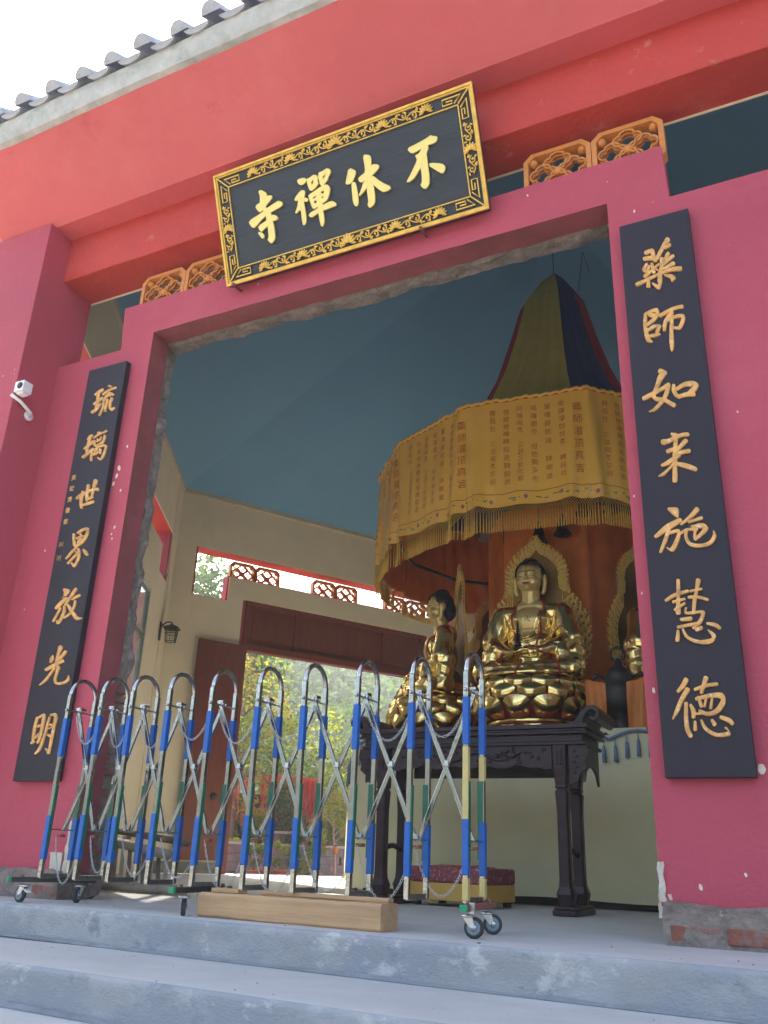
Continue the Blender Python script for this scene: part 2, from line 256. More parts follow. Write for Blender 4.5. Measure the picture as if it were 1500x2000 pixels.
BRU={"liu":[[[142,3216,11,-12],[179,3234,14,-17],[214,3246,11,-14]],[[170,3214,-20,6],[174,3170,-19,6],[178,3122,-19,6],[172,3074,-14,6]],[[143,3121,10,-11],[186,3142,14,-14],[227,3167,7,-7]],[[137,3044,11,-14],[174,3060,14,-12],[209,3094,10,-9],[226,3111,5,-4]],[[280,3269,-2,-10],[314,3253,-2,-10]],[[233,3198,10,-11],[281,3222,8,-10],[326,3228,6,-10],[362,3234,8,-12]],[[252,3138,15,-12],[276,3167,14,-11],[298,3197,13,-9]],[[307,3168,7,-9],[328,3174,5,-7]],[[324,3189,-7,-4],[348,3165,-11,-7]],[[252,3118,-13,5],[253,3058,-12,6],[231,2996,-12,6]],[[295,3123,-15,6],[290,3082,-14,6],[286,3026,-14,6]],[[340,3129,-16,8],[332,3094,-13,5],[338,3044,-14,0],[361,3022,1,-14],[386,3030,7,-9]]],"li":[[[144,2782,8,-7],[164,2801,14,-12],[180,2810,11,-10]],[[164,2790,-15,6],[160,2747,-16,6],[156,2697,-16,5],[161,2644,-14,4]],[[125,2697,9,-9],[157,2717,12,-11],[198,2740,13,-12],[202,2753,8,-4]],[[127,2617,12,-12],[160,2634,13,-13],[194,2659,12,-11],[225,2676,9,-9]],[[250,2821,3,-11],[284,2814,2,-11]],[[212,2782,7,-8],[256,2802,7,-8],[298,2809,6,-8],[346,2820,7,-10]],[[335,2773,-16,5],[335,2742,-13,6],[315,2708,-12,8]],[[224,2750,-12,2],[230,2722,-12,0],[244,2701,-1,-10],[276,2705,6,-7],[304,2718,6,-7]],[[256,2758,-3,-8],[284,2745,7,-8],[296,2770,10,-6]],[[252,2738,5,-6],[298,2750,6,-8]],[[219,2646,-12,3],[220,2610,-14,3],[225,2572,-14,3]],[[238,2659,8,-8],[282,2682,7,-8],[340,2685,4,-11],[370,2673,-13,0],[367,2633,-13,5],[351,2578,-12,7],[328,2559,-5,12],[300,2579,4,5]],[[273,2662,-8,5],[256,2627,-11,7],[240,2615,-9,7]],[[258,2617,8,-8],[292,2634,7,-6]],[[309,2651,-16,3],[316,2619,-12,2]]],"shi":[[[144,2240,12,-12],[187,2261,13,-16],[254,2278,9,-14],[317,2290,6,-12],[362,2282,4,-16]],[[196,2282,-16,5],[192,2236,-19,6],[196,2182,-16,2],[213,2142,-13,0]],[[248,2328,-21,8],[246,2282,-17,4],[252,2228,-16,3],[256,2198,-11,2]],[[318,2360,-23,10],[310,2318,-17,6],[309,2266,-14,4],[306,2228,-13,4]],[[256,2206,8,-8],[283,2216,9,-12],[311,2221,7,-12]],[[213,2163,7,-11],[277,2170,7,-13],[333,2177,8,-14]]],"jie":[[[180,1912,-15,2],[192,1864,-15,1],[210,1818,-14,-3],[233,1801,-7,-8]],[[223,1922,8,-9],[271,1942,8,-11],[318,1942,-4,-12],[328,1916,-15,5],[314,1870,-15,8],[289,1836,-12,10],[252,1817,-13,12],[230,1802,-11,9]],[[254,1907,-10,0],[267,1872,-16,5],[246,1840,-15,9]],[[222,1874,7,-10],[264,1883,5,-8],[297,1886,3,-6]],[[225,1785,-11,8],[192,1761,-12,8],[166,1732,-10,7],[145,1713,-9,7]],[[235,1758,-6,-6],[257,1743,-12,6],[202,1695,-10,7],[175,1670,-10,7]],[[260,1777,-13,0],[276,1744,-14,1],[280,1712,-15,4],[268,1668,-13,7],[242,1638,-6,13],[214,1665,7,4]],[[318,1766,-8,-4],[342,1741,-14,-7],[366,1716,-11,-5]]],"fang":[[[182,1449,-6,-10],[215,1432,-30,-6],[208,1410,-20,8]],[[200,1398,-3,2],[176,1375,-2,0]],[[134,1304,13,-10],[176,1338,17,-13],[223,1369,16,-13]],[[175,1294,-12,5],[156,1249,-11,5],[128,1199,-11,5]],[[219,1303,-15,2],[226,1272,-16,5],[213,1229,-15,6],[191,1187,-15,8],[176,1178,4,9],[165,1198,7,1]],[[306,1436,-15,9],[282,1403,-14,8],[254,1362,-13,6],[228,1322,-11,5]],[[290,1356,7,-6],[324,1372,9,-10],[360,1384,9,-11]],[[325,1339,-12,3],[324,1304,-12,4],[306,1260,-11,6],[272,1230,-8,7],[236,1214,-7,7]],[[252,1318,-11,-4],[294,1274,-14,-6],[338,1228,-14,-8],[377,1197,-5,-13],[422,1196,2,-7]]],"guang":[[[253,976,-24,7],[246,942,-18,4],[244,908,-18,3],[243,851,-19,3]],[[312,940,-15,8],[290,914,-13,8],[257,883,-12,8]],[[190,917,-8,2],[186,896,-21,7],[180,877,-16,5]],[[146,815,11,-11],[198,836,12,-13],[250,854,10,-11],[306,872,10,-12]],[[230,822,-11,6],[200,784,-10,6],[158,734,-11,7],[107,700,-5,4]],[[266,822,-21,5],[263,787,-14,3],[256,745,-14,2],[264,716,-12,-4],[296,700,2,-10],[356,706,8,-10],[392,726,13,-6],[390,753,7,-1]]],"ming":[[[144,448,-16,4],[136,405,-15,3],[135,358,-16,2],[136,312,-14,2],[144,280,-14,0]],[[132,269,8,-9],[163,278,4,-4]],[[165,456,7,-8],[204,470,-6,-13],[212,440,-18,2],[212,395,-16,3],[209,347,-14,3],[205,300,-15,3],[196,275,-14,4]],[[161,389,6,-9],[191,396,7,-10]],[[161,307,10,-6],[191,332,11,-7]],[[269,447,-13,3],[262,401,-13,3],[256,355,-14,3],[248,312,-13,3],[236,259,-14,4],[220,217,-14,6],[190,192,-7,5]],[[279,469,4,-9],[316,470,-8,-11],[334,445,-18,1],[332,398,-14,2],[330,344,-15,2],[328,288,-15,3],[326,233,-14,2],[322,201,-18,4]],[[316,207,10,7],[284,227,4,2]],[[284,397,2,-6],[308,396,3,-10]],[[281,367,3,-3],[314,381,4,-4]],[[282,325,-3,-7],[315,315,-4,-11]]],"yao":[[[291,3280,-12,16],[266,3246,-10,11],[243,3206,-10,10],[218,3163,-10,10]],[[298,3238,-4,15],[272,3229,-4,13]],[[157,3226,2,-18],[192,3226,-10,-14],[195,3180,-15,-2],[207,3142,-11,-4]],[[144,3181,1,-16],[170,3178,-1,-17],[199,3166,-2,-15]],[[286,3175,-10,10],[266,3138,-9,9]],[[313,3148,-6,11],[282,3128,-6,12],[256,3106,-6,10]],[[150,3136,-8,6],[133,3099,-12,4],[144,3080,-6,-6]],[[166,3113,-9,7],[153,3083,-8,6]],[[172,3074,-5,10],[136,3049,-7,14]],[[184,3128,-10,1],[186,3091,-11,0],[191,3060,-11,0]],[[224,3112,-4,8],[201,3093,-7,4],[215,3070,-4,-5]],[[246,3148,-13,4],[243,3110,-12,5],[234,3067,-11,7],[222,3041,-10,9]],[[308,3090,-5,16],[279,3080,-3,12],[248,3068,-3,10]],[[84,3001,4,-15],[134,3014,4,-13],[183,3029,3,-11],[237,3040,2,-12],[293,3049,2,-15],[346,3042,0,-18]],[[152,3008,-10,3],[149,2964,-13,4]],[[224,3026,-14,5],[220,2982,-14,6],[209,2943,-2,19],[176,2980,3,5]],[[254,3019,-2,-6],[288,3000,-6,-13],[300,2979,-15,-12]]],"shih":[[[116,2766,-11,4],[109,2709,-12,3],[109,2644,-13,0],[119,2582,-13,-6],[137,2562,-5,-6]],[[119,2770,3,-11],[159,2780,3,-14],[184,2778,-7,-14],[186,2754,-12,8],[164,2718,-8,12],[125,2692,-6,12]],[[139,2756,-3,-12],[162,2745,-4,-16]],[[122,2649,4,-11],[162,2666,3,-13],[188,2660,-13,-5],[176,2626,-11,6],[170,2607,-9,5]],[[123,2604,1,-11],[155,2603,1,-13],[187,2602,1,-8]],[[202,2734,4,-13],[244,2751,4,-13],[292,2764,2,-13],[332,2764,1,-14]],[[256,2727,-8,9],[232,2689,-10,8],[221,2653,-11,5],[218,2623,-10,3]],[[271,2744,-11,3],[266,2680,-11,3],[257,2605,-12,3],[253,2530,-14,2],[250,2484,-10,2],[248,2463,-2,0]],[[247,2685,4,-10],[276,2698,3,-10],[308,2702,0,-14],[333,2692,-10,-7],[327,2658,-11,8],[304,2618,-5,12],[269,2630,2,10]]],"ru":[[[171,2346,-7,-16],[191,2333,-18,4],[168,2304,-14,14],[151,2266,-12,9],[130,2222,-10,6],[119,2188,-12,0],[133,2164,-6,-12],[175,2149,-5,-13],[203,2124,-7,-12],[229,2101,-7,-12]],[[64,2184,4,-15],[102,2197,5,-16],[141,2213,4,-13],[184,2231,5,-13],[208,2243,6,-14]],[[208,2240,-13,7],[195,2196,-12,8],[176,2157,-10,9],[147,2122,-8,10],[112,2093,-4,10],[88,2088,-1,5]],[[238,2234,-9,2],[236,2204,-13,-1],[246,2169,-10,-7],[263,2150,-7,-11]],[[256,2206,4,-12],[295,2224,3,-15],[340,2222,-2,-18],[362,2209,-15,1],[340,2175,-12,15],[322,2161,-8,15]],[[266,2152,2,-13],[307,2156,1,-16],[343,2148,-2,-14]]],"lai":[[[200,1917,-3,-8],[221,1904,-6,-14]],[[151,1874,3,-20],[181,1876,3,-14],[212,1888,4,-15],[254,1900,2,-13],[285,1898,1,-14]],[[221,1891,-12,3],[215,1852,-12,2],[210,1805,-14,3],[202,1752,-14,3],[198,1699,-13,2],[195,1657,-14,3],[191,1621,-14,2]],[[170,1811,3,-14],[199,1818,3,-13]],[[271,1859,-10,12],[246,1834,-7,11],[223,1812,-7,10]],[[226,1787,2,-13],[261,1792,2,-14],[283,1792,1,-14]],[[227,1774,-5,12],[186,1752,-6,14],[157,1736,-6,13],[132,1728,-3,10]],[[191,1722,-5,7],[155,1691,-5,7],[128,1670,-4,9],[106,1663,-1,4]],[[210,1725,-3,-11],[245,1710,-5,-14],[285,1688,-6,-14],[308,1673,-5,-12]]],"shiz":[[[145,1455,-4,-9],[177,1436,-17,-17],[186,1402,-7,-3]],[[61,1300,6,-10],[128,1346,9,-17],[196,1378,6,-14]],[[135,1340,-10,6],[109,1271,-10,6],[79,1206,-8,4]],[[141,1312,1,-10],[183,1316,-8,-9],[175,1271,-11,5],[141,1212,-8,12],[117,1224,2,6]],[[292,1429,-10,12],[255,1392,-7,10],[202,1354,-4,6]],[[245,1362,2,-9],[311,1376,2,-10]],[[257,1333,-1,-8],[314,1330,-3,-15],[328,1314,-13,4],[301,1282,-7,9],[267,1259,-5,9]],[[194,1301,3,-8],[232,1318,1,-9],[280,1312,-1,-10]],[[228,1319,-8,2],[220,1275,-9,-2],[240,1231,-6,-9],[295,1216,0,-11],[343,1227,6,-10],[368,1264,9,-4],[366,1291,4,0]],[[272,1312,-7,2],[264,1268,-7,2]]],"hui":[[[157,1032,-10,1],[152,972,-10,1],[147,920,-10,1],[141,852,-14,1]],[[83,926,3,-8],[134,952,3,-11],[200,967,2,-9]],[[122,914,1,-9],[180,925,2,-7]],[[127,870,4,-8],[178,900,3,-7]],[[260,1021,-13,4],[247,970,-9,2],[229,904,-10,3],[221,853,-9,1]],[[215,965,1,-7],[271,972,1,-7]],[[204,932,-1,-9],[251,928,-2,-9],[296,910,-3,-8]],[[183,874,-7,1],[181,848,-5,-6],[220,845,-1,-9],[266,842,-11,-6],[246,792,-9,7],[212,762,-5,7]],[[154,813,0,-10],[201,814,0,-12]],[[134,772,1,-9],[190,780,1,-9],[237,785,1,-9]],[[132,752,-7,2],[124,702,-12,2]],[[157,758,-6,-3],[176,715,-6,-6],[228,686,-3,-10],[290,686,3,-13],[308,713,11,2],[284,744,3,3]],[[227,752,2,-11],[250,759,2,-11]],[[283,781,-2,-7],[320,770,-5,-10],[341,752,-6,-8]]],"de":[[[148,491,-11,6],[130,460,-10,8],[104,433,-6,7]],[[151,440,-11,7],[115,386,-10,6],[88,332,-10,4],[65,293,-4,2]],[[137,369,-10,0],[130,291,-11,0],[132,236,-12,-3],[144,205,-11,-6]],[[247,494,-12,5],[233,459,-10,4],[218,421,-8,3]],[[189,438,2,-9],[244,455,2,-10],[296,460,0,-10]],[[200,397,-8,-3],[211,351,-9,-3]],[[192,390,1,-10],[260,403,1,-12],[312,400,-8,-14],[317,369,-12,5],[282,324,-7,11],[236,311,1,11],[201,328,4,8]],[[237,388,-6,2],[226,350,-6,2]],[[266,387,-6,1],[255,340,-8,1]],[[159,360,-6,-3],[170,328,-12,-3],[168,298,-10,0]],[[169,313,0,-7],[282,317,-1,-7]],[[173,274,-7,0],[170,235,-10,0]],[[204,280,-5,-3],[221,238,-7,-7],[270,206,-3,-10],[329,212,6,-10],[317,239,6,3]],[[256,279,-7,-3],[265,259,-10,-6]],[[301,292,-4,-9],[336,276,-7,-11],[349,261,-8,-7]]]}
# ------------------------------------------------------------ ground and steps
def slab(name, poly, z0, z1, ms, **k):
    b = MB(); b.prism(poly, z0, z1, axis='z')
    o = b.build(name, ms, fixn=True, **k); tag(o, kind='structure'); return o
GZ = -.555
def ring(name, x0, x1, y0, y1, z, m, n=40):   # gently uneven ground sheet
    b = MB(); vs = []
    for j in range(n+1):
        for i in range(n+1):
            x = x0+(x1-x0)*i/n; y = y0+(y1-y0)*j/n
            vs.append((x, y, z))
    b.add(vs, [(j*(n+1)+i, j*(n+1)+i+1, (j+1)*(n+1)+i+1, (j+1)*(n+1)+i) for j in range(n) for i in range(n)])
    return tag(b.build(name, m), kind='structure')
ring('ground', -400, 400, -400, 400, GZ, M['ground'], 8)
def step(name, ya, yb, zt, zb, dy):
    # front face follows y = ya - .075 x ; uneven, rounded nosing; treads pale, risers blotched grey
    b = MB(); n = 150; rows = []
    nx = [(-3.2+12.4*i/n) for i in range(n+1)]
    prof = [(0, 0, 1), (0, .02, 0), (0, .05, 0), (0, .1, 0), (0, .15, 0), (0, zt-zb, 0)]
    vs = []
    for x in nx:
        yf = ya-.075*x
        w1 = .010*noise.noise((x*1.1, ya, 1))+.004*noise.noise((x*5, ya, 3)); w2 = .006*noise.noise((x*2, ya, 9))
        h = zt-zb
        P = [(yb, 0), (yf+.5, 0), (yf+.12, 0), (yf+.022+w1, -.001), (yf+.006+w1, -.006+w2*.3), (yf+w1, -.022), (yf+.002+w1*.7, -h*.3), (yf+.004+w2, -h*.65), (yf-.001, -h-.02)]
        for (y, dz) in P: vs.append((x, y, zt+dz))
    k = 9
    for i in range(n):
        for j in range(k-1):
            b.add([], [], 0); b.f.append((i*k+j, i*k+j+1, (i+1)*k+j+1, (i+1)*k+j)); b.m.append(0 if j < 3 else 1); b.sm.append(True)
    b.v = vs
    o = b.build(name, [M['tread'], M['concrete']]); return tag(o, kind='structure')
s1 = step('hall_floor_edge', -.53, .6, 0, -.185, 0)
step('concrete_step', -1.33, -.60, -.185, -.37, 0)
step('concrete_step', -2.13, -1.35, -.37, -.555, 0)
HC = Vector((2.0, 6.113)); S = 6.77; AP = S*.8660254
def hexpt(R, k, z=0, c=HC): a = RAD(240+60*k); return Vector((c.x+R*cos(a), c.y+R*sin(a), z))
b = MB(); b.prism([(-3.2, -.28-.075*0)]+[(9.2, -.28)]+[hexpt(S+.75, k)[:2] for k in (1, 2, 3, 4, 5)], -.3, -.004, axis='z')
fl = b.build('floor', M['floor'], fixn=True); tag(fl, kind='structure')
# damp joint lines where risers meet the treads
for (ya, z) in ((-.53, -.185), (-1.33, -.37)):
    b = MB(); vs = []; n = 160
    for i in range(n+1):
        x = -3+12*i/n; w = .017+.014*noise.noise((x*1.6, ya, 5))+.008*noise.noise((x*8, ya, 2))
        vs += [(x, ya-.075*x-.012, z+.003), (x, ya-.075*x-.0065, z+max(.003, w*1.1))]
    b.add(vs, [(2*i, 2*i+2, 2*i+3, 2*i+1) for i in range(n)]); tag(b.build('damp_joint', M['joint']), kind='structure')

# grit and crumbs of plaster lying on the treads
b = MB(); rg = random.Random(31)
for i in range(110):
    lvl = rg.choice((0, 0, 1, 1, 2)); x = rg.uniform(-1.5, 5.2); z = (0, -.185, -.37)[lvl]; y0_ = (-.50, -1.30, -2.10)[lvl]-.075*x
    y = y0_+rg.random()**1.3*(.62 if lvl else .45); r_ = rg.uniform(.0015, .0045)*(1.6 if rg.random() < .1 else 1)
    M3 = Matrix.Rotation(rg.uniform(0, 6), 3, 'Z'); b.ell((x, y, z+r_*.4), (r_*1.5, r_, r_*.6), M=M3, n=5, m=3, mat=rg.choice((0, 0, 1)))
tag(b.build('grit', [M['grey'], M['rough']]), kind='stuff')
# ------------------------------------------------------------ the hall
hall = empty('temple_hall', (2, 6.1, 0), 0, 'pink and red six sided temple hall with dark blue ceiling and stepped wall openings', 'temple hall')
hall.location = (0, 0, 0)
def side_frame(k):   # local frame of side k: origin at the middle of the inner wall line, x along wall, y outwards(-), z up
    a = hexpt(S, k); c = hexpt(S, k+1); m = (a+c)/2; d = (c-a).normalized(); n = Vector((-d.y, d.x, 0))  # n points inwards
    return Matrix(((d.x, n.x, 0, m.x), (d.y, n.y, 0, m.y), (0, 0, 1, 0), (0, 0, 0, 1)))
# side 0 = front; inner line y=.25
def wall_outline(raised=True, low=4.44, high=4.885, half=None, z0=.17):
    hw = half
    hr = hw+(.75 if hw > 3 else 0)
    P = [(-hw, z0), (hr, z0), (hr, low), (2.36, low+.0), (2.345, high), (-2.37, high), (-2.335, low), (-hw, low)]
    return P
def jag(poly, amp=.004, seg=.25, seed=0):
    out = []
    for i in range(len(poly)):
        a = Vector(poly[i]); c = Vector(poly[(i+1) % len(poly)]); n = max(1, int((c-a).length/seg)); d = (c-a).normalized() if (c-a).length else Vector((0, 0)); q = Vector((-d.y, d.x))
        for j in range(n):
            p = a+(c-a)*(j/n); w = amp*noise.noise((p.x*6+seed, p.y*6, seed)) if j else 0
            out.append((p.x+q.x*w, p.y+q.y*w))
    return out
DOORW = 1.98
def side_wall(k, opening='door', out_m='pink'):
    F = side_frame(k)
    half = 3.09 if k == 0 else 2.98
    ol = jag(wall_outline(half=half), .005, .12, k)
    holes = []
    if opening == 'door': holes = [[(-DOORW, .0001+.17), (DOORW-.02, .17), (DOORW-.02, 4.53), (-DOORW, 4.53)]]
    if opening == 'window': holes = [[(-1.97, 1.55), (.05-.0, 1.55), (.05, 4.0), (-1.97, 4.0)]]
    if opening == 'window': ol = jag(wall_outline(half=half), .002, .3, k)
    if opening == 'door':   # door opening reaches the floor: make the outline go round it
        w = DOORW
        base = wall_outline(half=half)
        ol = [(-half, .17), (-w, .17)]+[(-w, .17+(4.53-.17)*t/30) for t in range(1, 30)]+[(-w, 4.535), (w-.02, 4.53)]+[(w-.02, 4.53-(4.53-.17)*t/30) for t in range(1, 31)]+base[1:]
        ol = jag(ol, .006, .15, k); holes = []
    b = MB(); b.prism(ol, -.25, -.05, mat=0, holes=holes)
    # reveal faces darker paint: side faces get material 1
    nv = None
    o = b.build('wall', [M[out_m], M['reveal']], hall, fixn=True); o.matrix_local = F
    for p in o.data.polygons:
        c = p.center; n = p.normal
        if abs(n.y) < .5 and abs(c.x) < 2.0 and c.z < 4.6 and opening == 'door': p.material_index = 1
    # inner plaster leaf
    b = MB(); w = DOORW+.06
    if opening == 'door':
        ol = [(-half-.1, .0), (-w, 0), (-w, 4.56 if k == 0 else 4.5), (w, 4.56 if k == 0 else 4.5), (w, 0), (half+.1, 0), (half+.1, 4.42), (2.33, 4.42), (2.33, 4.86), (-2.33, 4.86), (-2.33, 4.42), (-half-.1, 4.42)]
        b.prism(ol, -.05, 0)
    elif opening == 'window':
        ol = [(-half-.1, 0), (half+.1, 0), (half+.1, 4.42), (2.33, 4.42), (2.33, 4.86), (-2.33, 4.86), (-2.33, 4.42), (-half-.1, 4.42)]
        b.prism(ol, -.05, 0, holes=holes)
    else:
        ol = [(-half-.1, 0), (half+.1, 0), (half+.1, 4.42), (2.33, 4.42), (2.33, 4.86), (-2.33, 4.86), (-2.33, 4.42), (-half-.1, 4.42)]
        b.prism(ol, -.05, 0)
    o = b.build('plaster_lining', M['plaster'], hall, fixn=True); o.matrix_local = F
    # upper plaster band above the frieze
    b = MB(); b.box(-S/2, S/2, -.010, 0, 5.285, 6.27); b.box(-S/2, S/2, 0.001, .05, 6.22, 6.30, 1)
    o = b.build('upper_band', [M['plaster'], M['trim']], hall); o.matrix_local = F
    # beam: underside 5.14, face stands forward of the wall
    b = MB(); hw = 3.12; hx_ = 3.95 if k == 0 else 3.12
    n = 60; vs = []
    for i in range(n+1):
        x = -hw+(hw+hx_)*i/n; w = .006*noise.noise((x*1.7, k, 0)); w2 = .004*noise.noise((x*3, k, 5))
        vs += [(x, -.012, 5.30), (x, -.382+w, 5.30+w2), (x, -.39+w, 5.308+w2), (x, -.39+w, 5.78), (x, -.012, 5.78)]
    b.add(vs, [(5*i+j, 5*(i+1)+j, 5*(i+1)+(j+1) % 5, 5*i+(j+1) % 5) for i in range(n) for j in range(5)], 0)
    o = b.build('beam', M['red'], hall, fixn=True); o.matrix_local = F
    return F
F0 = side_wall(0); 
FB = side_wall(4)           # back left wall with the open door
FL = side_wall(5, 'window') # left wall with the window
for k in (1, 2, 3): side_wall(k, 'none')
# rough broken concrete behind the painted reveal of the front opening
def rough_box(name, x0, x1, y0, y1, z0, z1, nx, ny, nz_, amp, parent, m, frame=None, fr=5):
    bm = bmesh.new(); vs = {}
    def V(i, j, k):
        if (i, j, k) not in vs:
            p = Vector((x0+(x1-x0)*i/nx, y0+(y1-y0)*j/ny, z0+(z1-z0)*k/nz_))
            d = Vector((noise.noise(p*fr), noise.noise(p*fr+Vector((9, 3, 1))), noise.noise(p*fr+Vector((1, 7, 4)))))*amp
            d += Vector((noise.noise(p*fr*4), 0, noise.noise(p*fr*4+Vector((4, 4, 4)))))*amp*.4
            vs[(i, j, k)] = bm.verts.new(p+d)
        return vs[(i, j, k)]
    def quad(a, b_, c, d): bm.faces.new((V(*a), V(*b_), V(*c), V(*d)))
    for i in range(nx):
        for j in range(ny):
            quad((i, j, 0), (i, j+1, 0), (i+1, j+1, 0), (i+1, j, 0)); quad((i, j, nz_), (i+1, j, nz_), (i+1, j+1, nz_), (i, j+1, nz_))
        for k in range(nz_):
            quad((i, 0, k), (i+1, 0, k), (i+1, 0, k+1), (i, 0, k+1)); quad((i, ny, k), (i, ny, k+1), (i+1, ny, k+1), (i+1, ny, k))
    for j in range(ny):
        for k in range(nz_):
            quad((0, j, k), (0, j, k+1), (0, j+1, k+1), (0, j+1, k)); quad((nx, j, k), (nx, j+1, k), (nx, j+1, k+1), (nx, j, k+1))
    bmesh.ops.recalc_face_normals(bm, faces=bm.faces)
    me = bpy.data.meshes.new(name); bm.to_mesh(me); bm.free(); me.materials.append(m)
    o = bpy.data.objects.new(name, me); COL.objects.link(o); o.parent = parent
    if frame is not None: o.matrix_local = frame
    return o
rough_box('mortar_lintel', -.12, 4.08, .208, .33, 4.51, 4.60, 160, 5, 4, .030, hall, M['rough'])
rough_box('mortar_jamb', -.14, -.004, .208, .335, .0, 4.5, 6, 6, 150, .036, hall, M['rough'])
rough_box('mortar_jamb', 3.945, 4.08, .208, .33, .0, 4.5, 4, 4, 90, .014, hall, M['rough'])
# broken bricks showing in the left jamb
bk = MB(); bk.box(-.12, .12, -.055, .055, -.027, .027); brick0 = bk.build('brick', M['brick'], hall, bevel=.006)
brick0.location = (-.055, .262, .33); brick0.rotation_euler = (0, 0, pi/2)
z = .41; i = 0
while z < 1.55:
    dx = random.uniform(-.02, .03)
    inst(brick0, 'brick', hall, (-.068+dx, .262+random.uniform(-.01, .01), z), (random.uniform(-.05, .05), random.uniform(-.04, .04), pi/2+random.uniform(-.06, .06)), (.62, 1, 1))
    z += .074 if random.random() < .8 else .16
# plinth course of bricks in rough mortar below the pink wall
for (xa, xb, xs) in ((-1.07, -.02, 0), (3.975, 5.74, 1)):
    rough_box('mortar_course', xa, xb, -.035, .2, -.01, .185, int((xb-xa)/.03), 5, 7, .016, hall, M['rough'], fr=9)
    x = xa+.02
    while x < xb-.1:
        L_ = random.uniform(.9, 1.05)
        inst(brick0, 'brick', hall, (x+.12, .017+random.uniform(-.008, .006), .052+random.uniform(-.003, .003)), (random.uniform(-.02, .02), random.uniform(-.015, .015), random.uniform(-.02, .02)), (L_, 1, 1.35))
        x += .262
    rough_box('mortar_lump', xa if not xs else xa-.03, xa+.1 if not xs else xa+.04, .0, .1, .12, .22, 4, 4, 4, .02, hall, M['trim'], fr=15)
CHIPS = [(-.121, 3.247, .030), (-.136, 3.18, .026), (-.156, 3.114, .022), (-.070, 3.439, .016), (-.067, 3.041, .014), (-.067, 2.719, .018), (-.088, 2.665, .012), (-.075, 2.624, .012), (4.492, .815, .034), (4.007, 1.225, .016), (4.365, .328, .012), (4.153, .265, .018), (4.134, 4.40, .014), (3.985, 2.36, .010), (3.985, 1.77, .009), (4.60, 2.79, .009), (-.80, 2.611, .012), (3.409, 4.80, .013), (1.096, 4.72, .012)]
for (x, z, r_) in CHIPS:
    b = MB(); nn = 9; ph = random.random()*6; pts = [(x+r_*(.55+.5*abs(noise.noise((x*9, z*9, i*1.3))))*cos(2*pi*i/nn)*.8, z+r_*1.3*(.55+.5*abs(noise.noise((x*9, z*7, i*1.7+3))))*sin(2*pi*i/nn+.3*sin(ph))) for i in range(nn)]
    b.prism(pts, -.0035, .002); b.build('paint_chip', M['chip'], hall, fixn=True)
rough_box('broken_plaster', 3.955, 3.985, -.008, .05, .19, .37, 2, 3, 12, .012, hall, M['trim'], fr=18)
rough_box('broken_plaster', -.16, -.05, -.012, .03, .17, .30, 5, 2, 6, .012, hall, M['trim'], fr=12)
rough_box('broken_plaster', -.03, .02, -.01, .06, .17, .5, 3, 3, 12, .018, hall, M['trim'], fr=12)
# columns at the six corners
for k in (0, 2, 3, 4, 5):
    c = hexpt(S, k); d = Vector((c.x-HC.x, c.y-HC.y, 0)).normalized()
    Fk = side_frame(k); b = MB()
    # plan in the frame of side k (start corner at x=-S/2)
    x0 = -S/2
    pl = [(x0+.30, -.02), (x0+.30, -.65), (x0-.42, -.65), (x0-.74, -.30), (x0-.60, .1), (x0-.227, .354), (x0-.012, -.02)] if k == 0 else [(x0+.42, -.02), (x0+.42, -.6), (x0, -.62), (x0-.55, -.31), (x0-.73, .064), (x0-.227, .354), (x0-.012, -.02)]
    b.prism(pl, GZ, 5.79, axis='z'); o = b.build('column', M['pink'], hall, fixn=True, bevel=.006); o.matrix_local = Fk
for k in (2, 3, 4, 5):
    c = hexpt(S, k); Fk = side_frame(k); b = MB(); x0 = -S/2
    L1 = Vector((x0+.375, .012)); a = RAD(120); P0 = Vector((x0, 0)); d2 = Vector((cos(a), sin(a)))
    L2 = P0+d2*.375; n2 = Vector((-d2.y, d2.x))*-1
    q = [L1, L1-Vector((0, .05)), P0+Vector((-.03, -.05)), L2+n2*-.05, L2+n2*.012, P0+Vector((.007, .012))]
    b.prism([tuple(p) for p in q], 0, 6.2, axis='z'); o = b.build('corner_plaster', M['plaster'], hall, fixn=True); o.matrix_local = Fk
b = MB(); b.prism([(5.76, -.40), (6.4, -.40), (6.5, .2), (5.76, .2)], GZ, 5.79, axis='z'); b.build('column', M['pink'], hall, fixn=True, bevel=.006)
# eave soffit: flat band then sloping panel out to the eave, all round
RO = 1/.8660254
def hexring(ap, z): return [hexpt(ap*RO, k, z) for k in range(6)]
def ringfaces(b, rings, mats):
    for r in range(len(rings)-1):
        for k in range(6):
            n = 24; A, B_, C_, D_ = rings[r][k], rings[r][(k+1) % 6], rings[r+1][(k+1) % 6], rings[r+1][k]
            vs = []
            for i in range(n+1):
                vs += [A.lerp(B_, i/n), D_.lerp(C_, i/n)]
            b.add(vs, [(2*i, 2*i+1, 2*i+3, 2*i+2) for i in range(n)], mats[r])
A0 = AP+.25   # apothem of the front wall face (y=0)
b = MB(); ringfaces(b, [hexring(A0+.12, 5.779), hexring(A0+.345, 5.779), hexring(A0+.35, 5.786), hexring(A0+.93, 6.30), hexring(A0+.935, 6.33)], [0, 0, 0, 0])
o = b.build('eave_soffit', M['soffit'], hall)
o.data.polygons.foreach_set('use_smooth', [False]*len(o.data.polygons))
b = MB(); ringfaces(b, [hexring(A0+.925, 6.30), hexring(A0+.98, 6.315), hexring(A0+1.01, 6.40), hexring(A0+1.03, 6.50), hexring(A0+.9, 6.535)], [0]*4)
for i, v in enumerate(b.v):
    p = Vector(v); b.v[i] = (p.x, p.y+.012*noise.noise(p*3), p.z+.016*noise.noise(p*2.3))
b.build('eave_mortar', M['eave'], hall)
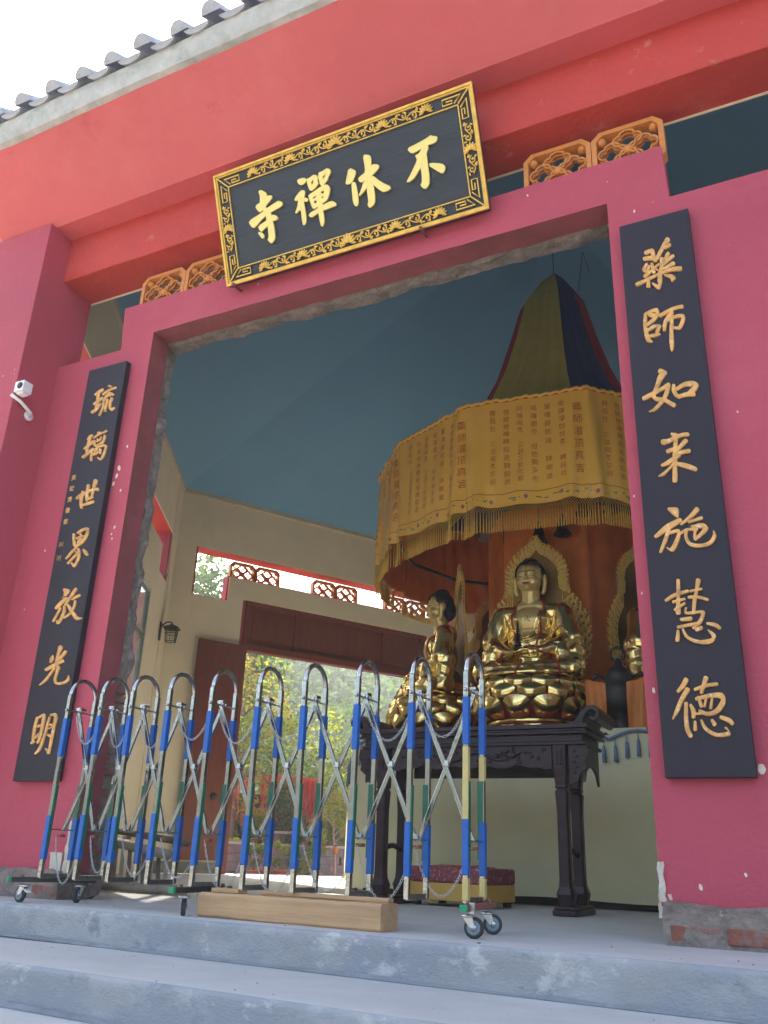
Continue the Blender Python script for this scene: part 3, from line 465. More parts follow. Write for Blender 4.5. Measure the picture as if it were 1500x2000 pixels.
# roof deck
b = MB(); ap = Vector((HC.x, HC.y, 10.9))
for k in range(6):
    p, q = hexpt((A0+.98)*RO, k, 6.505), hexpt((A0+.98)*RO, k+1, 6.505); b.add([p, q, ap], [(0, 1, 2)])
b.build('roof', M['tile'], hall)
# inner ceiling (blue pyramid)
b = MB(); ap = Vector((HC.x, HC.y, 10.3)); inn = [hexpt(S, k, 6.26) for k in range(6)]
for k in range(6): b.add([inn[k], inn[(k+1) % 6], ap], [(0, 1, 2)])
b.build('ceiling', M['ceiling'], hall)
# front roof tiles: rows of barrel tiles running up from the eave (front and front-left slopes)
tb = MB(); n = 8; vs = []
for j, y in enumerate((0, .36)):
    for i in range(n+1):
        a = pi*i/n; vs.append((cos(a)*.088, y, sin(a)*.10+.0))
tb.add(vs, [(i, i+1, n+2+i, n+1+i) for i in range(n)], 0, True); tb.add([v for v in vs[:n+1]], [tuple(range(n+1))], 0)
tile0 = tb.build('roof_tile', M['tile'], hall)
sl_ang = atan2(10.9-6.505, (A0+.98))
first = True
for j in range(3):
    for i in range(24):
        x = -2.3+.35*i
        if x > 5.0: continue
        loc = Vector((x, -1.10+.33*j*cos(sl_ang), 6.53+.33*j*sin(sl_ang)+.005*j))
        if first: tile0.location = loc; tile0.rotation_euler = (sl_ang, 0, 0); first = False
        else: inst(tile0, 'roof_tile', hall, loc+Vector((random.uniform(-.012, .012), random.uniform(-.02, .02), random.uniform(-.006, .008))), (sl_ang+random.uniform(-.03, .03), random.uniform(-.06, .06), random.uniform(-.06, .06)), (random.uniform(.92, 1.06), 1, random.uniform(.9, 1.08)))
pb = MB(); vs = []
for y in (0, .36):
    for i in range(7):
        a = pi+pi*i/6; vs.append((cos(a)*.125, y, sin(a)*.05+.03))
pb.add(vs, [(i, i+1, 8+i, 7+i) for i in range(6)], 0, True); pb.add([(vs[i][0], 0, vs[i][2]) for i in range(7)], [tuple(range(7))])
pan0 = pb.build('pan_tile', M['tile'], hall); first = True
for j in range(3):
    for i in range(24):
        x = -2.125+.35*i
        if x > 5.0: continue
        loc = Vector((x, -1.06+.33*j*cos(sl_ang), 6.50+.33*j*sin(sl_ang)))
        if first: pan0.location = loc; pan0.rotation_euler = (sl_ang, 0, 0); first = False
        else: inst(pan0, 'pan_tile', hall, loc, (sl_ang, 0, 0))

# door in the back left wall: frame, three transom panels, opened leaf
b = MB(); y0, y1 = -.20, -.02; w = DOORW
b.box(-w, -w+.09, y0, y1, 0, 4.5); b.box(w-.11, w-.02, y0, y1, 0, 4.5); b.box(-w+.09, w-.11, y0, y1, 4.41, 4.5); b.box(-w+.09, w-.11, y0, y1, 3.62, 3.74)
o = b.build('door_frame', M['wood_r'], hall, bevel=.006); o.matrix_local = FB
xs = [-w+.09, -1.0, .93, w-.11]
for i in range(3):
    b = MB(); b.box(xs[i]+.012, xs[i+1]-.012, -.14, -.09, 3.745, 4.405); b.box(xs[i]+.09, xs[i+1]-.09, -.09, -.078, 3.83, 4.32)
    o = b.build('transom_panel', M['wood_r'], hall, bevel=.004); o.matrix_local = FB
    if i: b = MB(); b.box(xs[i]-.011, xs[i]+.011, -.16, -.05, 3.74, 4.41); o = b.build('mullion', M['wood_r'], hall); o.matrix_local = FB
b = MB(); b.box(w-.03, w+.82, .05, .10, .20, 3.66)
leaf = b.build('door_leaf', M['wood_r'], hall, bevel=.005); leaf.matrix_local = FB
for (x, z) in ((w+.10, 1.15), (w+.28, 1.15)):
    b = MB(); b.lathe([(.055, 0), (.06, .01), (.045, .02), (.02, .03)], 16, M=Matrix.Rotation(-pi/2, 4, 'X'))
    o = b.build('door_knocker', M['dark'], leaf); o.location = (x, .101, z)
b = MB(); b.box(w+.06, 3.3, .0, .03, .0, .17); o = b.build('skirting', M['grey'], hall); o.matrix_local = FB
# window in the left wall (side 5 runs from the back corner towards the front): frame, panes, bar
b = MB(); xa, xb, za, zb = -1.97, .05, 1.55, 4.0
for t in ((xa, xa+.06, za, zb), (xb-.06, xb, za, zb), (xa+.06, xb-.06, za, za+.06), (xa+.06, xb-.06, zb-.06, zb)): b.box(t[0], t[1], -.078, -.004, t[2], t[3])
b.box(xa+.06, xb-.06, -.073, -.009, 3.22, 3.28); b.box(-.98, -.92, -.070, -.012, za+.06, 3.22)
wf = b.build('window', M['green_alu'], hall, bevel=.004); wf.matrix_local = FL
for (p0_, p1_, q0, q1) in ((xa+.06, -.98, za+.06, 3.22), (-.92, xb-.06, za+.06, 3.22), (xa+.06, xb-.06, 3.28, zb-.06)):
    b = MB(); b.box(p0_, p1_, -.043, -.037, q0, q1); b.build('pane', M['glass'], wf)
# lattice blocks in the frieze: a 0.5 m cast square with four cusped rings
def lattice_mesh(wid, hgt):
    b = MB(); y0, y1 = -.05, .05; t = .035; c = .06
    outer = [(c, 0), (wid-c, 0), (wid, c), (wid, hgt-c), (wid-c, hgt), (c, hgt), (0, hgt-c), (0, c)]
    inner = [(c+t*.5, t), (wid-c-t*.5, t), (wid-t, c+t*.5), (wid-t, hgt-c-t*.5), (wid-c-t*.5, hgt-t), (c+t*.5, hgt-t), (t, hgt-c-t*.5), (t, c+t*.5)]
    b.prism(outer, y0, y1, holes=[inner])
    cx, cz = wid/2, hgt/2; q = min(wid, hgt)/2-.045
    for (sx, sz) in ((1, 0), (-1, 0), (0, 1), (0, -1)):
        ax, az = wid/2-.035, hgt/2-.035; ox, oz = cx+sx*ax*.50, cz+sz*az*.50; pts = []
        for i in range(48):
            a = 2*pi*i/48; r = .74+.32*abs(cos(2*a))**.5; pts.append((ox+ax*.44*r*cos(a), 0, oz+az*.47*r*sin(a)))
        b.tube(pts, .014, 5, closed=True)
        b.tube([(p[0], p[1]-.034, p[2]) for p in pts], .010, 4, closed=True)
        b.tube([(p[0], p[1]+.034, p[2]) for p in pts], .010, 4, closed=True)
    for (sx, sz) in ((1, 1), (-1, 1), (1, -1), (-1, -1)):
        b.ell((cx+sx*(wid/2-.065), 0, cz+sz*(hgt/2-.06)), (.038, .045, .035), n=8, m=5)
    b.ell((cx, 0, cz), (.045, .055, .045), n=10, m=6)
    return b
lat0 = None
def lattice(F, x, z, label, n_, front=False):
    global lat0
    if lat0 is None:
        lat0 = lattice_mesh(.495, .40).build('lattice_block', M['ochre'], fixn=True); o = lat0
    else: o = lat0.copy(); COL.objects.link(o)
    o.matrix_world = F @ Matrix.Translation((x, -.165, z))
    tag(o, label, 'lattice block', 'cast lattice blocks in the frieze'); return o
I4 = F0
lattice(F0, -2.24, 4.80, 'ochre lattice block at the far left end of the front frieze', 0)
lattice(F0, -1.74, 4.80, 'ochre lattice block half hidden behind the left edge of the gilt plaque', 0)
lattice(F0, 1.375, 4.80, 'ochre lattice block just right of the gilt plaque', 0)
lattice(F0, 1.875, 4.80, 'ochre lattice block over the right edge of the doorway with its right end free', 0)
lattice(FB, 1.80, 4.80, 'lattice block against bright sky beside the square gap showing a tree', 0)
lattice(FB, 1.30, 4.80, 'lattice block against bright sky left of the white blown out gap', 0)
lattice(FB, .10, 4.80, 'dim brown lattice block in the middle of the back left frieze', 0)
lattice(FB, -.40, 4.80, 'dim brown lattice block nearest the canopy in the back left frieze', 0)
lattice(FB, -2.05, 4.80, 'lattice block against the sky seen under the canopy fringe, left one', 0)
lattice(FB, -1.55, 4.80, 'lattice block against the sky seen beside the statue face in profile', 0)
lattice(FL, -.35, 4.80, 'shaded lattice block high in the left wall frieze above the window', 0)
# ------------------------------------------------------------ plaque and couplet boards
def crom(P, n=5):
    if len(P) < 3: n = 3
    out = []; Q = [P[0]]+P+[P[-1]]
    for i in range(1, len(Q)-2):
        a, b_, c, d = Q[i-1], Q[i], Q[i+1], Q[i+2]
        for j in range(n):
            t = j/n; out.append([.5*((2*b_[k])+(-a[k]+c[k])*t+(2*a[k]-5*b_[k]+4*c[k]-d[k])*t*t+(-a[k]+3*b_[k]-3*c[k]+d[k])*t**3) for k in range(len(P[0]))])
    out.append(list(P[-1])); return out
def brush_mesh(strokes, depth=.008):
    # rounded carved strokes: nodes are centre x,z and half-width vector, in mm
    b = MB()
    for si, st in enumerate(strokes):
        N = crom([[q/1000 for q in n_] for n_ in st])
        c0, c1 = N[0], N[-1]
        def capn(c, nb, sgn):
            d = Vector((c[0]-nb[0], c[1]-nb[1])); d = d.normalized() if d.length else Vector((1, 0)); w = sqrt(c[2]**2+c[3]**2)
            return [[c[0]+d.x*w*f, c[1]+d.y*w*f, c[2]*g_, c[3]*g_] for f, g_ in ((.35, .92), (.62, .72), (.78, .3))]
        N = capn(c0, N[1], -1)[::-1]+N+capn(c1, N[-2], 1)
        vs = []; prof = [(-1, .25, 0), (-.93, 1.0, .55), (-.55, 1.15, .85), (0, 1.05, .8), (.55, 1.15, .85), (.93, 1.0, .55), (1, .25, 0)]
        for nd in N:
            for (u, h, _) in prof: vs.append((nd[0]+nd[2]*u, -depth*h*(.9+.02*si) if h > .3 else .001, nd[1]+nd[3]*u))
        k = len(prof); fs = [(i*k+j, i*k+j+1, (i+1)*k+j+1, (i+1)*k+j) for i in range(len(N)-1) for j in range(k-1)]
        fs.append(tuple(range(k))); fs.append(tuple((len(N)-1)*k+j for j in range(k))[::-1])
        b.add(vs, fs, 0, True)
    return b
CZ0, CH, CW = .771, 3.49, .435
def couplet(x0, keys, label, insc):
    e = empty('couplet_board', (x0, 0, CZ0), 0, label, 'couplet board')
    b = MB(); b.box(0, CW, -.06, -.004, 0, CH); b.build('board', M['board'], e, bevel=.004)
    for k in keys: brush_mesh(BRU[k]).build('character', M['carvegold'], e).location = (0, -.061, 0)
    if insc:
        t = bpy.data.curves.new('inscription', 'FONT'); t.body = '黃\n宏\n貴\n敬\n書'; t.size = .052; t.space_line = 1.9; t.offset = .0006; t.extrude = .0015; t.resolution_u = 2
        ob = bpy.data.objects.new('x', t); me = bpy.data.meshes.new_from_object(ob); bpy.data.objects.remove(ob)
        o = bpy.data.objects.new('inscription', me); COL.objects.link(o); o.parent = e; me.materials.append(M['carvegold']); tag(o, kind='stuff')
        o.matrix_local = Matrix.Translation((.032, -.0625, insc))@Matrix.Rotation(pi/2, 4, 'X')
        for j in (0, 1):
            b = MB(); z = insc-.60-.115*j; pts = [(.035, -.0615, z), (.075, -.0615, z), (.075, -.0615, z+.045), (.035, -.0615, z+.045)]
            b.tube(pts, .0025, 4, closed=True)
            for q in (.3, .55, .8): b.bar((.04, -.0612, z+.045*q), (.07, -.0612, z+.045*q+(.004 if j else 0)), .003)
            if j: b.bar((.055, -.0612, z+.005), (.055, -.0612, z+.04), .003)
            b.build('seal_mark', M['carvegold'], e)
    return e
couplet(-.613, ['liu', 'li', 'shi', 'jie', 'fang', 'guang', 'ming'], 'tall dark couplet board left of the doorway with gold characters and a small inscription', 2.42)
couplet(4.037, ['yao', 'shih', 'ru', 'lai', 'shiz', 'hui', 'de'], 'tall dark couplet board right of the doorway with seven gold characters', None)
# plaque leans forward from its lower edge
Z = Vector((0, -.36703, .93021)).normalized(); X = Vector((1, 0, 0)); Yv = Z.cross(X)  # Yv points into the wall
PF = Matrix(((X.x, Yv.x, Z.x, .848), (X.y, Yv.y, Z.y, -.08), (X.z, Yv.z, Z.z, 4.7075), (0, 0, 0, 1)))
PW, PHH = 2.302, .945
plq = empty('name_plaque', (0, 0, 0), 0, 'black temple name plaque in carved gilt frame leaning out over the doorway', 'plaque'); plq.matrix_world = PF
b = MB(); b.box(.004, PW-.004, .004, .05, .004, PHH-.004); b.build('board', M['plq'], plq)
for nm in ('not', 'rest', 'zen', 'temple'):
    b = MB()
    for i, poly in enumerate(PLQ[nm]):
        y = -.011-.0006*i; rings = [[tuple(p) for p in r] for r in poly]
        def inset(r, d, s=1):
            out = []; n = len(r); A = sum(r[i][0]*r[(i+1) % n][1]-r[(i+1) % n][0]*r[i][1] for i in range(n)); sg = 1 if A > 0 else -1
            for i in range(n):
                p0, p1, p2 = Vector(r[i-1]), Vector(r[i]), Vector(r[(i+1) % n]); d1 = (p1-p0).normalized(); d2 = (p2-p1).normalized()
                nn = Vector((-d1.y-d2.y, d1.x+d2.x)); nn = nn.normalized() if nn.length > 1e-6 else Vector((0, 0)); out.append(tuple(p1+nn*d*sg*s))
            return out
        def smooth(r):
            n = len(r); out = []
            for i in range(n):
                p, q = Vector(r[i]), Vector(r[(i+1) % n]); out += [tuple(p.lerp(q, .22)), tuple(p.lerp(q, .78))]
            return out
        outer = smooth(rings[0]); hol = [smooth(h) for h in rings[1:]]
        b.prism(outer, y, .006, holes=hol)
        for r in [outer]+hol:
            b.tube([(p[0], y+.0015, p[1]) for p in r], .0028, 4, closed=True)
    b.build('character', M['leafgold'], plq, fixn=True)
FWD = .125
def frame_bar(b, x0, x1, z0, z1, t, y):  # rectangular moulding ring
    b.box(x0, x1, y, .004, z0, z0+t); b.box(x0, x1, y, .004, z1-t, z1); b.box(x0, x0+t, y, .004, z0+t, z1-t); b.box(x1-t, x1, y, .004, z0+t, z1-t)
b = MB(); frame_bar(b, 0, PW, 0, PHH, .020, -.02); frame_bar(b, .021, PW-.021, .021, PHH-.021, .012, -.012); b.build('outer_moulding', M['framegold'], plq, bevel=.003)
b = MB(); frame_bar(b, FWD, PW-FWD, FWD, PHH-FWD, .008, -.008); b.build('inner_moulding', M['framegold'], plq)
b = MB()
for (cx, cz, dx, dz) in ((0, 0, 1, 1), (PW, 0, -1, 1), (0, PHH, 1, -1), (PW, PHH, -1, -1)):
    a = Vector((cx+dx*.034, -.007, cz+dz*.034)); e_ = Vector((cx+dx*FWD, -.007, cz+dz*FWD)); b.bar(a, e_, .009, .012, up=(0, 1, 0))
    def key(swap):   # square meander spiral in the corner
        P = [(.05, .10), (.05+.0, .055), (.205, .055), (.205, .105), (.115, .105), (.115, .08), (.175, .08)] if swap == 0 else [(.10, .07), (.055, .07), (.055, .215), (.105, .215), (.105, .12), (.08, .12), (.08, .18)]
        P = [(.155, .112), (.10, .06), (.245, .06), (.245, .105), (.17, .105), (.17, .083), (.215, .083)]
        if swap: P = [(q, p) for p, q in P]
        b.tube([(cx+dx*p, -.006, cz+dz*q) for p, q in P], .0045, 4, square=True, up0=(0, 1, 0))
    key(0); key(1)
tag(b.build('meander_corner', M['framegold'], plq), kind='stuff')
# scrolling vine with lotus flowers between the mouldings
def flower(b, x, z, s, up=1):
    for r_, n_, y in ((1.0, 9, -.006), (.68, 7, -.013)):
        for i in range(n_):
            a = pi*(-.08+1.16*i/(n_-1)) if r_ == 1.0 else pi*(.0+1.0*i/(n_-1))
            c = Vector((x+cos(a)*s*.55*r_, y, z+up*(sin(a)*s*.55*r_-.012)))
            b.ell(c, (s*.33, .006, s*.13), M=Matrix.Rotation(-a*up, 3, 'Y'), n=8, m=5)
    b.ell((x, -.016, z), (s*.25, .01, s*.25), n=8, m=5)
def spiral(b, x, z, r, turn, a0, w=.0045, grow=1.0):
    pts = []; rs = []
    for i in range(13):
        t = i/12; rr = r*(1-.8*t); a = a0+turn*t*pi*1.7; pts.append((x+cos(a)*rr, -.009, z+sin(a)*rr)); rs.append(w*(1.15-.3*t))
    b.tube(pts, rs, 5); b.ell(pts[-1], (w*1.7, w*1.3, w*1.7), n=6, m=4)
def vine(b, L0, L1, along, off):
    # along: 'x' or 'z'; band centre at off
    n = max(2, round((L1-L0)/.085)); step_ = (L1-L0)/n
    def P(t, s): return (t, s) if along == 'x' else (s, t)
    pts = []
    for i in range(n*8+1):
        t = L0+(L1-L0)*i/(n*8); p = P(t, off+.018*sin(pi*(t-L0)/step_)); pts.append((p[0], -.006, p[1]))
    b.tube(pts, .0052, 5)
    for i in range(n):
        t = L0+(i+.5)*step_; sg = 1 if i % 2 == 0 else -1
        p = P(t, off-sg*.008); sd_ = sg if along == 'x' else -sg
        spiral(b, p[0], p[1], .027, sd_, -pi/2*sd_ if along == 'x' else pi*(0 if sg > 0 else 1), .0055)
        q = P(t+.028, off+sg*.024); spiral(b, q[0], q[1], .013, -sd_, pi/2*sd_, .0048)
        for dd in (-.032, .018):
            r_ = P(t+dd, off-sg*.03); b.ell((r_[0], -.008, r_[1]), (.015, .006, .007), M=Matrix.Rotation(random.uniform(0, pi), 3, 'Y'), n=6, m=4)
mid = .079
b = MB()
fx = [.38, .74, PW/2, PW-.74, PW-.38]
for zc, up in ((mid, 1), (PHH-mid, 1)):
    e0 = .285
    segs = [e0]+sum([[x-.055, x+.055] for x in fx], [])+[PW-e0]
    for i in range(0, len(segs)-1, 2): 
        if segs[i+1]-segs[i] > .05: vine(b, segs[i], segs[i+1], 'x', zc)
    for i, x in enumerate(fx): flower(b, x, zc, .085 if i == 2 else .068, up)
for xc in (mid, PW-mid):
    vine(b, .285, PHH/2-.05, 'z', xc); vine(b, PHH/2+.05, PHH-.285, 'z', xc); flower(b, xc, PHH/2, .068)
tag(b.build('carved_vine', M['framegold'], plq), kind='stuff')
for x in (.93, 2.62):   # spikes that carry the plaque
    b = MB(); b.tube([(x, .02, 4.70), (x, -.10, 4.685), (x, -.125, 4.69)], [.010, .010, .016], 8)
    tag(b.build('support_spike', M['rust']), 'rusty spike under the %s end of the gilt plaque' % ('left' if x < 1.5 else 'right'), 'nail', 'spikes under the plaque')
# ------------------------------------------------------------ folding barrier
HX = [.203, .500, .767, 1.072, 1.401, 1.752, 2.086, 2.430, 2.771, 3.094]
bar_ = empty('folding_barrier', (1.6, -.3, 0), 0, 'stainless folding barrier on castors with blue taped hoops standing across the doorway', 'barrier')
bar_.location = (0, 0, 0)
YN, YF, ZB, ZT = -.42, -.18, .15, 1.415
def hoop(x, last):
    b = MB(); R = (YF-YN)/2; yc = (YN+YF)/2; pts = [(x, YN, ZB), (x, YN, .6), (x, YN, ZT-R)]
    for i in range(1, 12): a = pi-pi*i/12; pts.append((x, yc+R*cos(a), ZT-R+R*sin(a)))
    pts += [(x, YF, ZT-R), (x, YF, .6), (x, YF, ZB)]
    b.tube(pts[2:-2], .0145, 10, up0=(1, 0, 0))
    for yy in (YN, YF): b.box(x-.0135, x+.0135, yy-.0135, yy+.0135, ZB, ZT-R+.004)
    b.bar((x, YN, ZB+.01), (x, YF, ZB+.01), .018, .03)
    b.tube([(x-.0, YN-.022, 1.20), (x, YF+.022, 1.20)], .006, 8)
    b.ell((x, YN-.02, 1.20), (.010, .008, .010), n=8, m=5); b.ell((x, YF+.02, 1.20), (.010, .008, .010), n=8, m=5)
    b.tube([(x, YN-.01, .44), (x, YF+.01, .44)], .005, 6)
    h = b.build('hoop', M['steel'], bar_, bevel=.003); lz, ly = random.uniform(-.010, .010), random.uniform(-.006, .006)
    h.matrix_local = Matrix.Translation((x, YN, ZB))@Matrix.Rotation(ly, 4, 'Y')@Matrix.Rotation(lz*2, 4, 'Z')@Matrix.Translation((-x, -YN, -ZB))
    def sleeve(y, z0, z1, m, dx=0, t=.0175):
        q = MB(); q.box(x-t+dx, x+t+dx, y-t, y+t, z0, z1); q.build('tape_sleeve', m, h, bevel=.004)
    j = random.uniform(-.012, .012)
    sleeve(YN, .905+j, 1.155+j, M['bluetape']); sleeve(YF, .88+j, 1.13+j, M['bluetape'])
    sleeve(YN, .27+j, .535+j, M['bluetape']); sleeve(YF, .265+j, .53+j, M['bluetape'])
    sleeve(YF, .345+j, .74+j, M['greentape'], -.008, .0165)
    q = MB(); q.box(x+.0135, x+.0195, YN-.012, YN+.014, .34+j, .72+j); q.build('tape_strip', M['greentape'], h)
    if last:
        sleeve(YN, .54, .90, M['film'], 0, .0165); sleeve(YF, .745, .875, M['film'], 0, .0165); sleeve(YN, .16, .265, M['film'], 0, .0165); sleeve(YF, .16, .26, M['film'], 0, .0165)
    return h
for i, x in enumerate(HX): hoop(x, i == len(HX)-1)
for i in range(len(HX)-1):
    a, c = HX[i], HX[i+1]
    for (y, za, zb) in ((-.318, 1.205, .435), (-.286, .435, 1.205)):
        b = MB(); ov = .0
        b.bar((a, y, za), (c, y, zb), .024, .017, up=(0, 1, 0))
        e_ = Vector((a if za > zb else c, y, 1.21)); b.ell(e_, (.026, .014, .020), n=8, m=5)
        b.build('scissor_bar', M['steel'], bar_, bevel=.003)
    b = MB(); xm = (a+c)/2; b.tube([(xm, -.335, .82), (xm, -.27, .82)], .007, 8); b.box(xm+.004, xm+.024, -.333, -.329, .815, .842)
    b.build('rivet_plate', M['zinc'], bar_)
for i, x in enumerate(HX):
    b = MB()
    for z in (.425,): b.box(x-.02, x+.02, -.325, -.28, z-.03, z-.012)
    b.build('end_cap', M['rust'], bar_, bevel=.004)
    b = MB(); b.box(x-.024, x+.024, -.33, -.275, 1.212, 1.232); b.build('top_bracket', M['steel'], bar_, bevel=.006)
# chains
def chain(pts, name='chain'):
    L = []; 
    for i in range(len(pts)-1):
        a, c = Vector(pts[i]), Vector(pts[i+1]); n = max(1, round((c-a).length/.0155))
        for j in range(n): L.append((a+(c-a)*(j/n), a+(c-a)*((j+1)/n)))
    b = MB()
    for k, (p, q) in enumerate(L):
        d = (q-p).normalized(); mid_ = (p+q)/2; side = d.cross(Vector((0, 1, 0)) if k % 2 else Vector((0, .3, 1))).normalized(); l = (q-p).length*.72
        ring_ = [mid_+d*(cos(t)*l)+side*(sin(t)*.0058) for t in [2*pi*i/8 for i in range(8)]]
        b.tube(ring_, .0018, 4, closed=True)
    return tag(b.build(name, M['zinc'], bar_), kind='stuff')
def cat_(p, q, sag, n=14):
    p, q = Vector(p), Vector(q); return [p.lerp(q, i/n)-Vector((0, 0, sag*(1-(2*i/n-1)**2))) for i in range(n+1)]
for i in range(len(HX)-1):
    a, c = HX[i], HX[i+1]
    if i != 5 or True: chain(cat_((a+.005, -.34, 1.17), (c-.012, -.425, 1.07+random.uniform(-.03, .02)), .12+random.uniform(0, .05)))
    if i in (0, 2, 3, 4, 5, 6, 7, 8, 1): chain(cat_((a, -.34, .40), (c-.012, -.425, .30+random.uniform(-.04, .03)), .16+random.uniform(-.02, .05)))
# castor frames and castors
def caster(loc, ang, brake=False):
    e_ = MB(); e_.lathe([(.030, 0), (.034, .004), (.034, .010), (.022, .014), (.012, .016)], 18, c=(0, 0, .092)); 
    for s in (-1, 1):
        e_.prism([(-.022, .096), (.026, .096), (.034, .058), (.040, .046), (.034, .036), (.022, .040), (-.006, .070)], s*.017-.0015, s*.017+.0015, axis='y')
    e_.tube([(.03, -.021, .048), (.03, .021, .048)], .007, 8)
    f = e_.build('caster_fork', M['zinc'], bar_, fixn=True); f.location = loc; f.rotation_euler = (0, 0, ang)
    w = MB(); prof = [(.006, -.012), (.030, -.012), (.034, -.0125), (.044, -.0125), (.048, -.009), (.0485, 0), (.048, .009), (.044, .0125), (.034, .0125), (.030, .012), (.006, .012)]
    w.lathe(prof, 28, c=(.03, 0, .0485), M=Matrix.Rotation(pi/2, 4, 'X')); w.build('wheel', M['rubber'], f)
    h = MB(); h.lathe([(.004, -.0135), (.024, -.0135), (.030, -.013), (.033, -.0128), (.033, .0128), (.030, .013), (.024, .0135), (.004, .0135)], 24, c=(.03, 0, .0485), M=Matrix.Rotation(pi/2, 4, 'X')); h.build('wheel_hub', M['greyrub'], f)
    h = MB(); h.lathe([(.003, -.0195), (.013, -.0185), (.016, -.0165), (.016, .0165), (.013, .0185), (.003, .0195)], 16, c=(.03, 0, .0485), M=Matrix.Rotation(pi/2, 4, 'X')); h.build('hub_cap', M['steel'], f)
    if brake:
        h = MB(); h.bar((.0, 0, .085), (-.055, 0, .062), .034, .004); h.build('brake_pedal', M['white'], f)
def rail(p, q, bolts=True):
    b = MB(); b.bar(p, q, .035, .030); o = b.build('caster_rail', M['rust'] if p[0] > 2.5 else M['dark'], bar_, bevel=.003)
    d = (Vector(q)-Vector(p)).normalized(); b = MB(); g0 = Vector(p)-d*.022; b.bar(g0, Vector(p)+d*.001, .037, .034); b.build('end_plug', M['greencap'], bar_, bevel=.004)
    for t in (.12, .86):
        c = Vector(p).lerp(Vector(q), t); b = MB(); b.tube([c+Vector((0, 0, .012)), c+Vector((0, 0, .030))], .012, 6); b.build('bolt', M['rust'], bar_)
rail((3.155, -.60, .135), (3.12, -.10, .135)); caster((3.135, -.50, 0), .10); caster((3.118, -.19, 0), .35)
rail((1.42, -.60, .135), (1.41, -.05, .135)); caster((1.425, -.50, 0), RAD(125)); caster((1.412, -.12, 0), 2.0)
rail((.06, -.52, .135), (.30, -.03, .135)); caster((.10, -.435, 0), 3.0, True); caster((.265, -.12, 0), -1.2)
b = MB(); b.box(3.165, 3.19, -.56, -.545, .11, .16); b.build('clip', M['zinc'], bar_)

# ------------------------------------------------------------ timbers
e = Matrix.Translation((1.478, -.459, 0))@Matrix.Rotation(-.0855, 4, 'Z')
b = MB(); L_ = 1.222; n = 30; vs = []
prof = [(.0, .012), (.008, 0), (.165, 0), (.17, .01), (.17, .118), (.16, .127), (.012, .128), (0, .116)]
for i in range(n+1):
    x = L_*i/n
    for (y, z) in prof:
        k = .006*noise.noise((x*3, y*9, z*9))+.003*noise.noise((x*14, y*30, z*30)); lb = (.035*(abs(z-.064)/.064)**2 if i == 0 else 0)
        vs.append((x+lb*.6, y+k, z+k))
K = len(prof)
b.add(vs, [(i*K+j, i*K+(j+1) % K, (i+1)*K+(j+1) % K, (i+1)*K+j) for i in range(n) for j in range(K)]); b.add([vs[j] for j in range(K)], [tuple(range(K))]); b.add([vs[n*K+j] for j in range(K)], [tuple(range(K))[::-1]])
tim = b.build('timber', M['pine'], fixn=True); tim.matrix_world = e; tag(tim, 'thick square pine timber lying on the floor edge in front of the barrier', 'timber')
b = MB(); b.box(0, .82, 0, .06, 0, .022); o = b.build('plank', M['pine'], bevel=.004); o.matrix_world = e@Matrix.Translation((.38, .10, .1295))@Matrix.Rotation(.01, 4, 'Z'); tag(o, 'thin pine plank lying along the back top edge of the thick timber', 'plank')
b = MB(); b.prism([(0, 0), (.20, 0), (.225, .05), (.19, .075), (.01, .07)], 0, .022, axis='z'); o = b.build('wood_offcut', M['pine'], bevel=.003, fixn=True); o.matrix_world = e@Matrix.Translation((.05, .06, .1295)); tag(o, 'short pine offcut resting on the left end of the thick timber', 'wood block')
# ------------------------------------------------------------ canopy over the altar
CC = Vector((2.03, 5.95)); CR = 2.35; ZR, ZC_, ZF = 5.36, 4.05, 3.73
DVX = [Vector(p) for p in ((1.50, 3.72), (2.89, 3.81), (3.85, 4.72), (4.20, 5.95), (3.95, 7.25), (3.05, 8.2), (1.85, 8.45), (.55, 8.25), (-.30, 7.55), (-.66, 6.45), (-.42, 5.27), (.31, 4.35))]
NV = len(DVX)
def dpt(s):   # s in 0..NV around the many sided hoop; returns offset from CC, outward normal, fraction
    k = int(floor(s)) % NV; f = s-floor(s); a = DVX[k]; c = DVX[(k+1) % NV]; p = a.lerp(c, f); d = (c-a).normalized(); n0 = Vector((d.y, -d.x))
    pa = (a-DVX[k-1]).normalized(); nx = (DVX[(k+2) % NV]-c).normalized(); e0 = Vector((pa.y, -pa.x)); e1 = Vector((nx.y, -nx.x))
    w0 = max(0, .5-f/.3) if f < .15 else 0; w1 = max(0, .5-(1-f)/.3) if f > .85 else 0
    n_ = (n0*(1-w0-w1)+e0*w0+e1*w1).normalized(); return p-CC, n_, f
def flen(k): return (DVX[(k+1) % NV]-DVX[k % NV]).length
def cloth(s, z, off=0):
    p, n, f = dpt(s); t = (ZR-z)/(ZR-ZC_); e_ = min(f, 1-f)
    # folds fan out downwards from every corner, plus soft creases
    w = .042*sin(f*30-(1.5*t if f < .5 else -1.5*t))*exp(-abs(e_-.10*t)*9)*(.35+.9*t) + .022*noise.noise((s*2.2, t*1.3, 0)) + .020*sin(s*23+6*t+3*noise.noise((s, t, 4)))*noise.noise((s*1.3, t*2, 7))*2
    w += .03*t*t*(1-4*(f-.5)**2)-.03*t*exp(-e_*14)
    q = p+n*(w+off); return Vector((CC.x+q.x, CC.y+q.y, z+.012*sin(s*17)*t-.03*t*(1-4*(f-.5)**2)))
can = empty('ritual_canopy', (0, 0, 0), 0, 'large hanging silk canopy with yellow scripture valance, fringe and pointed coloured top', 'canopy')
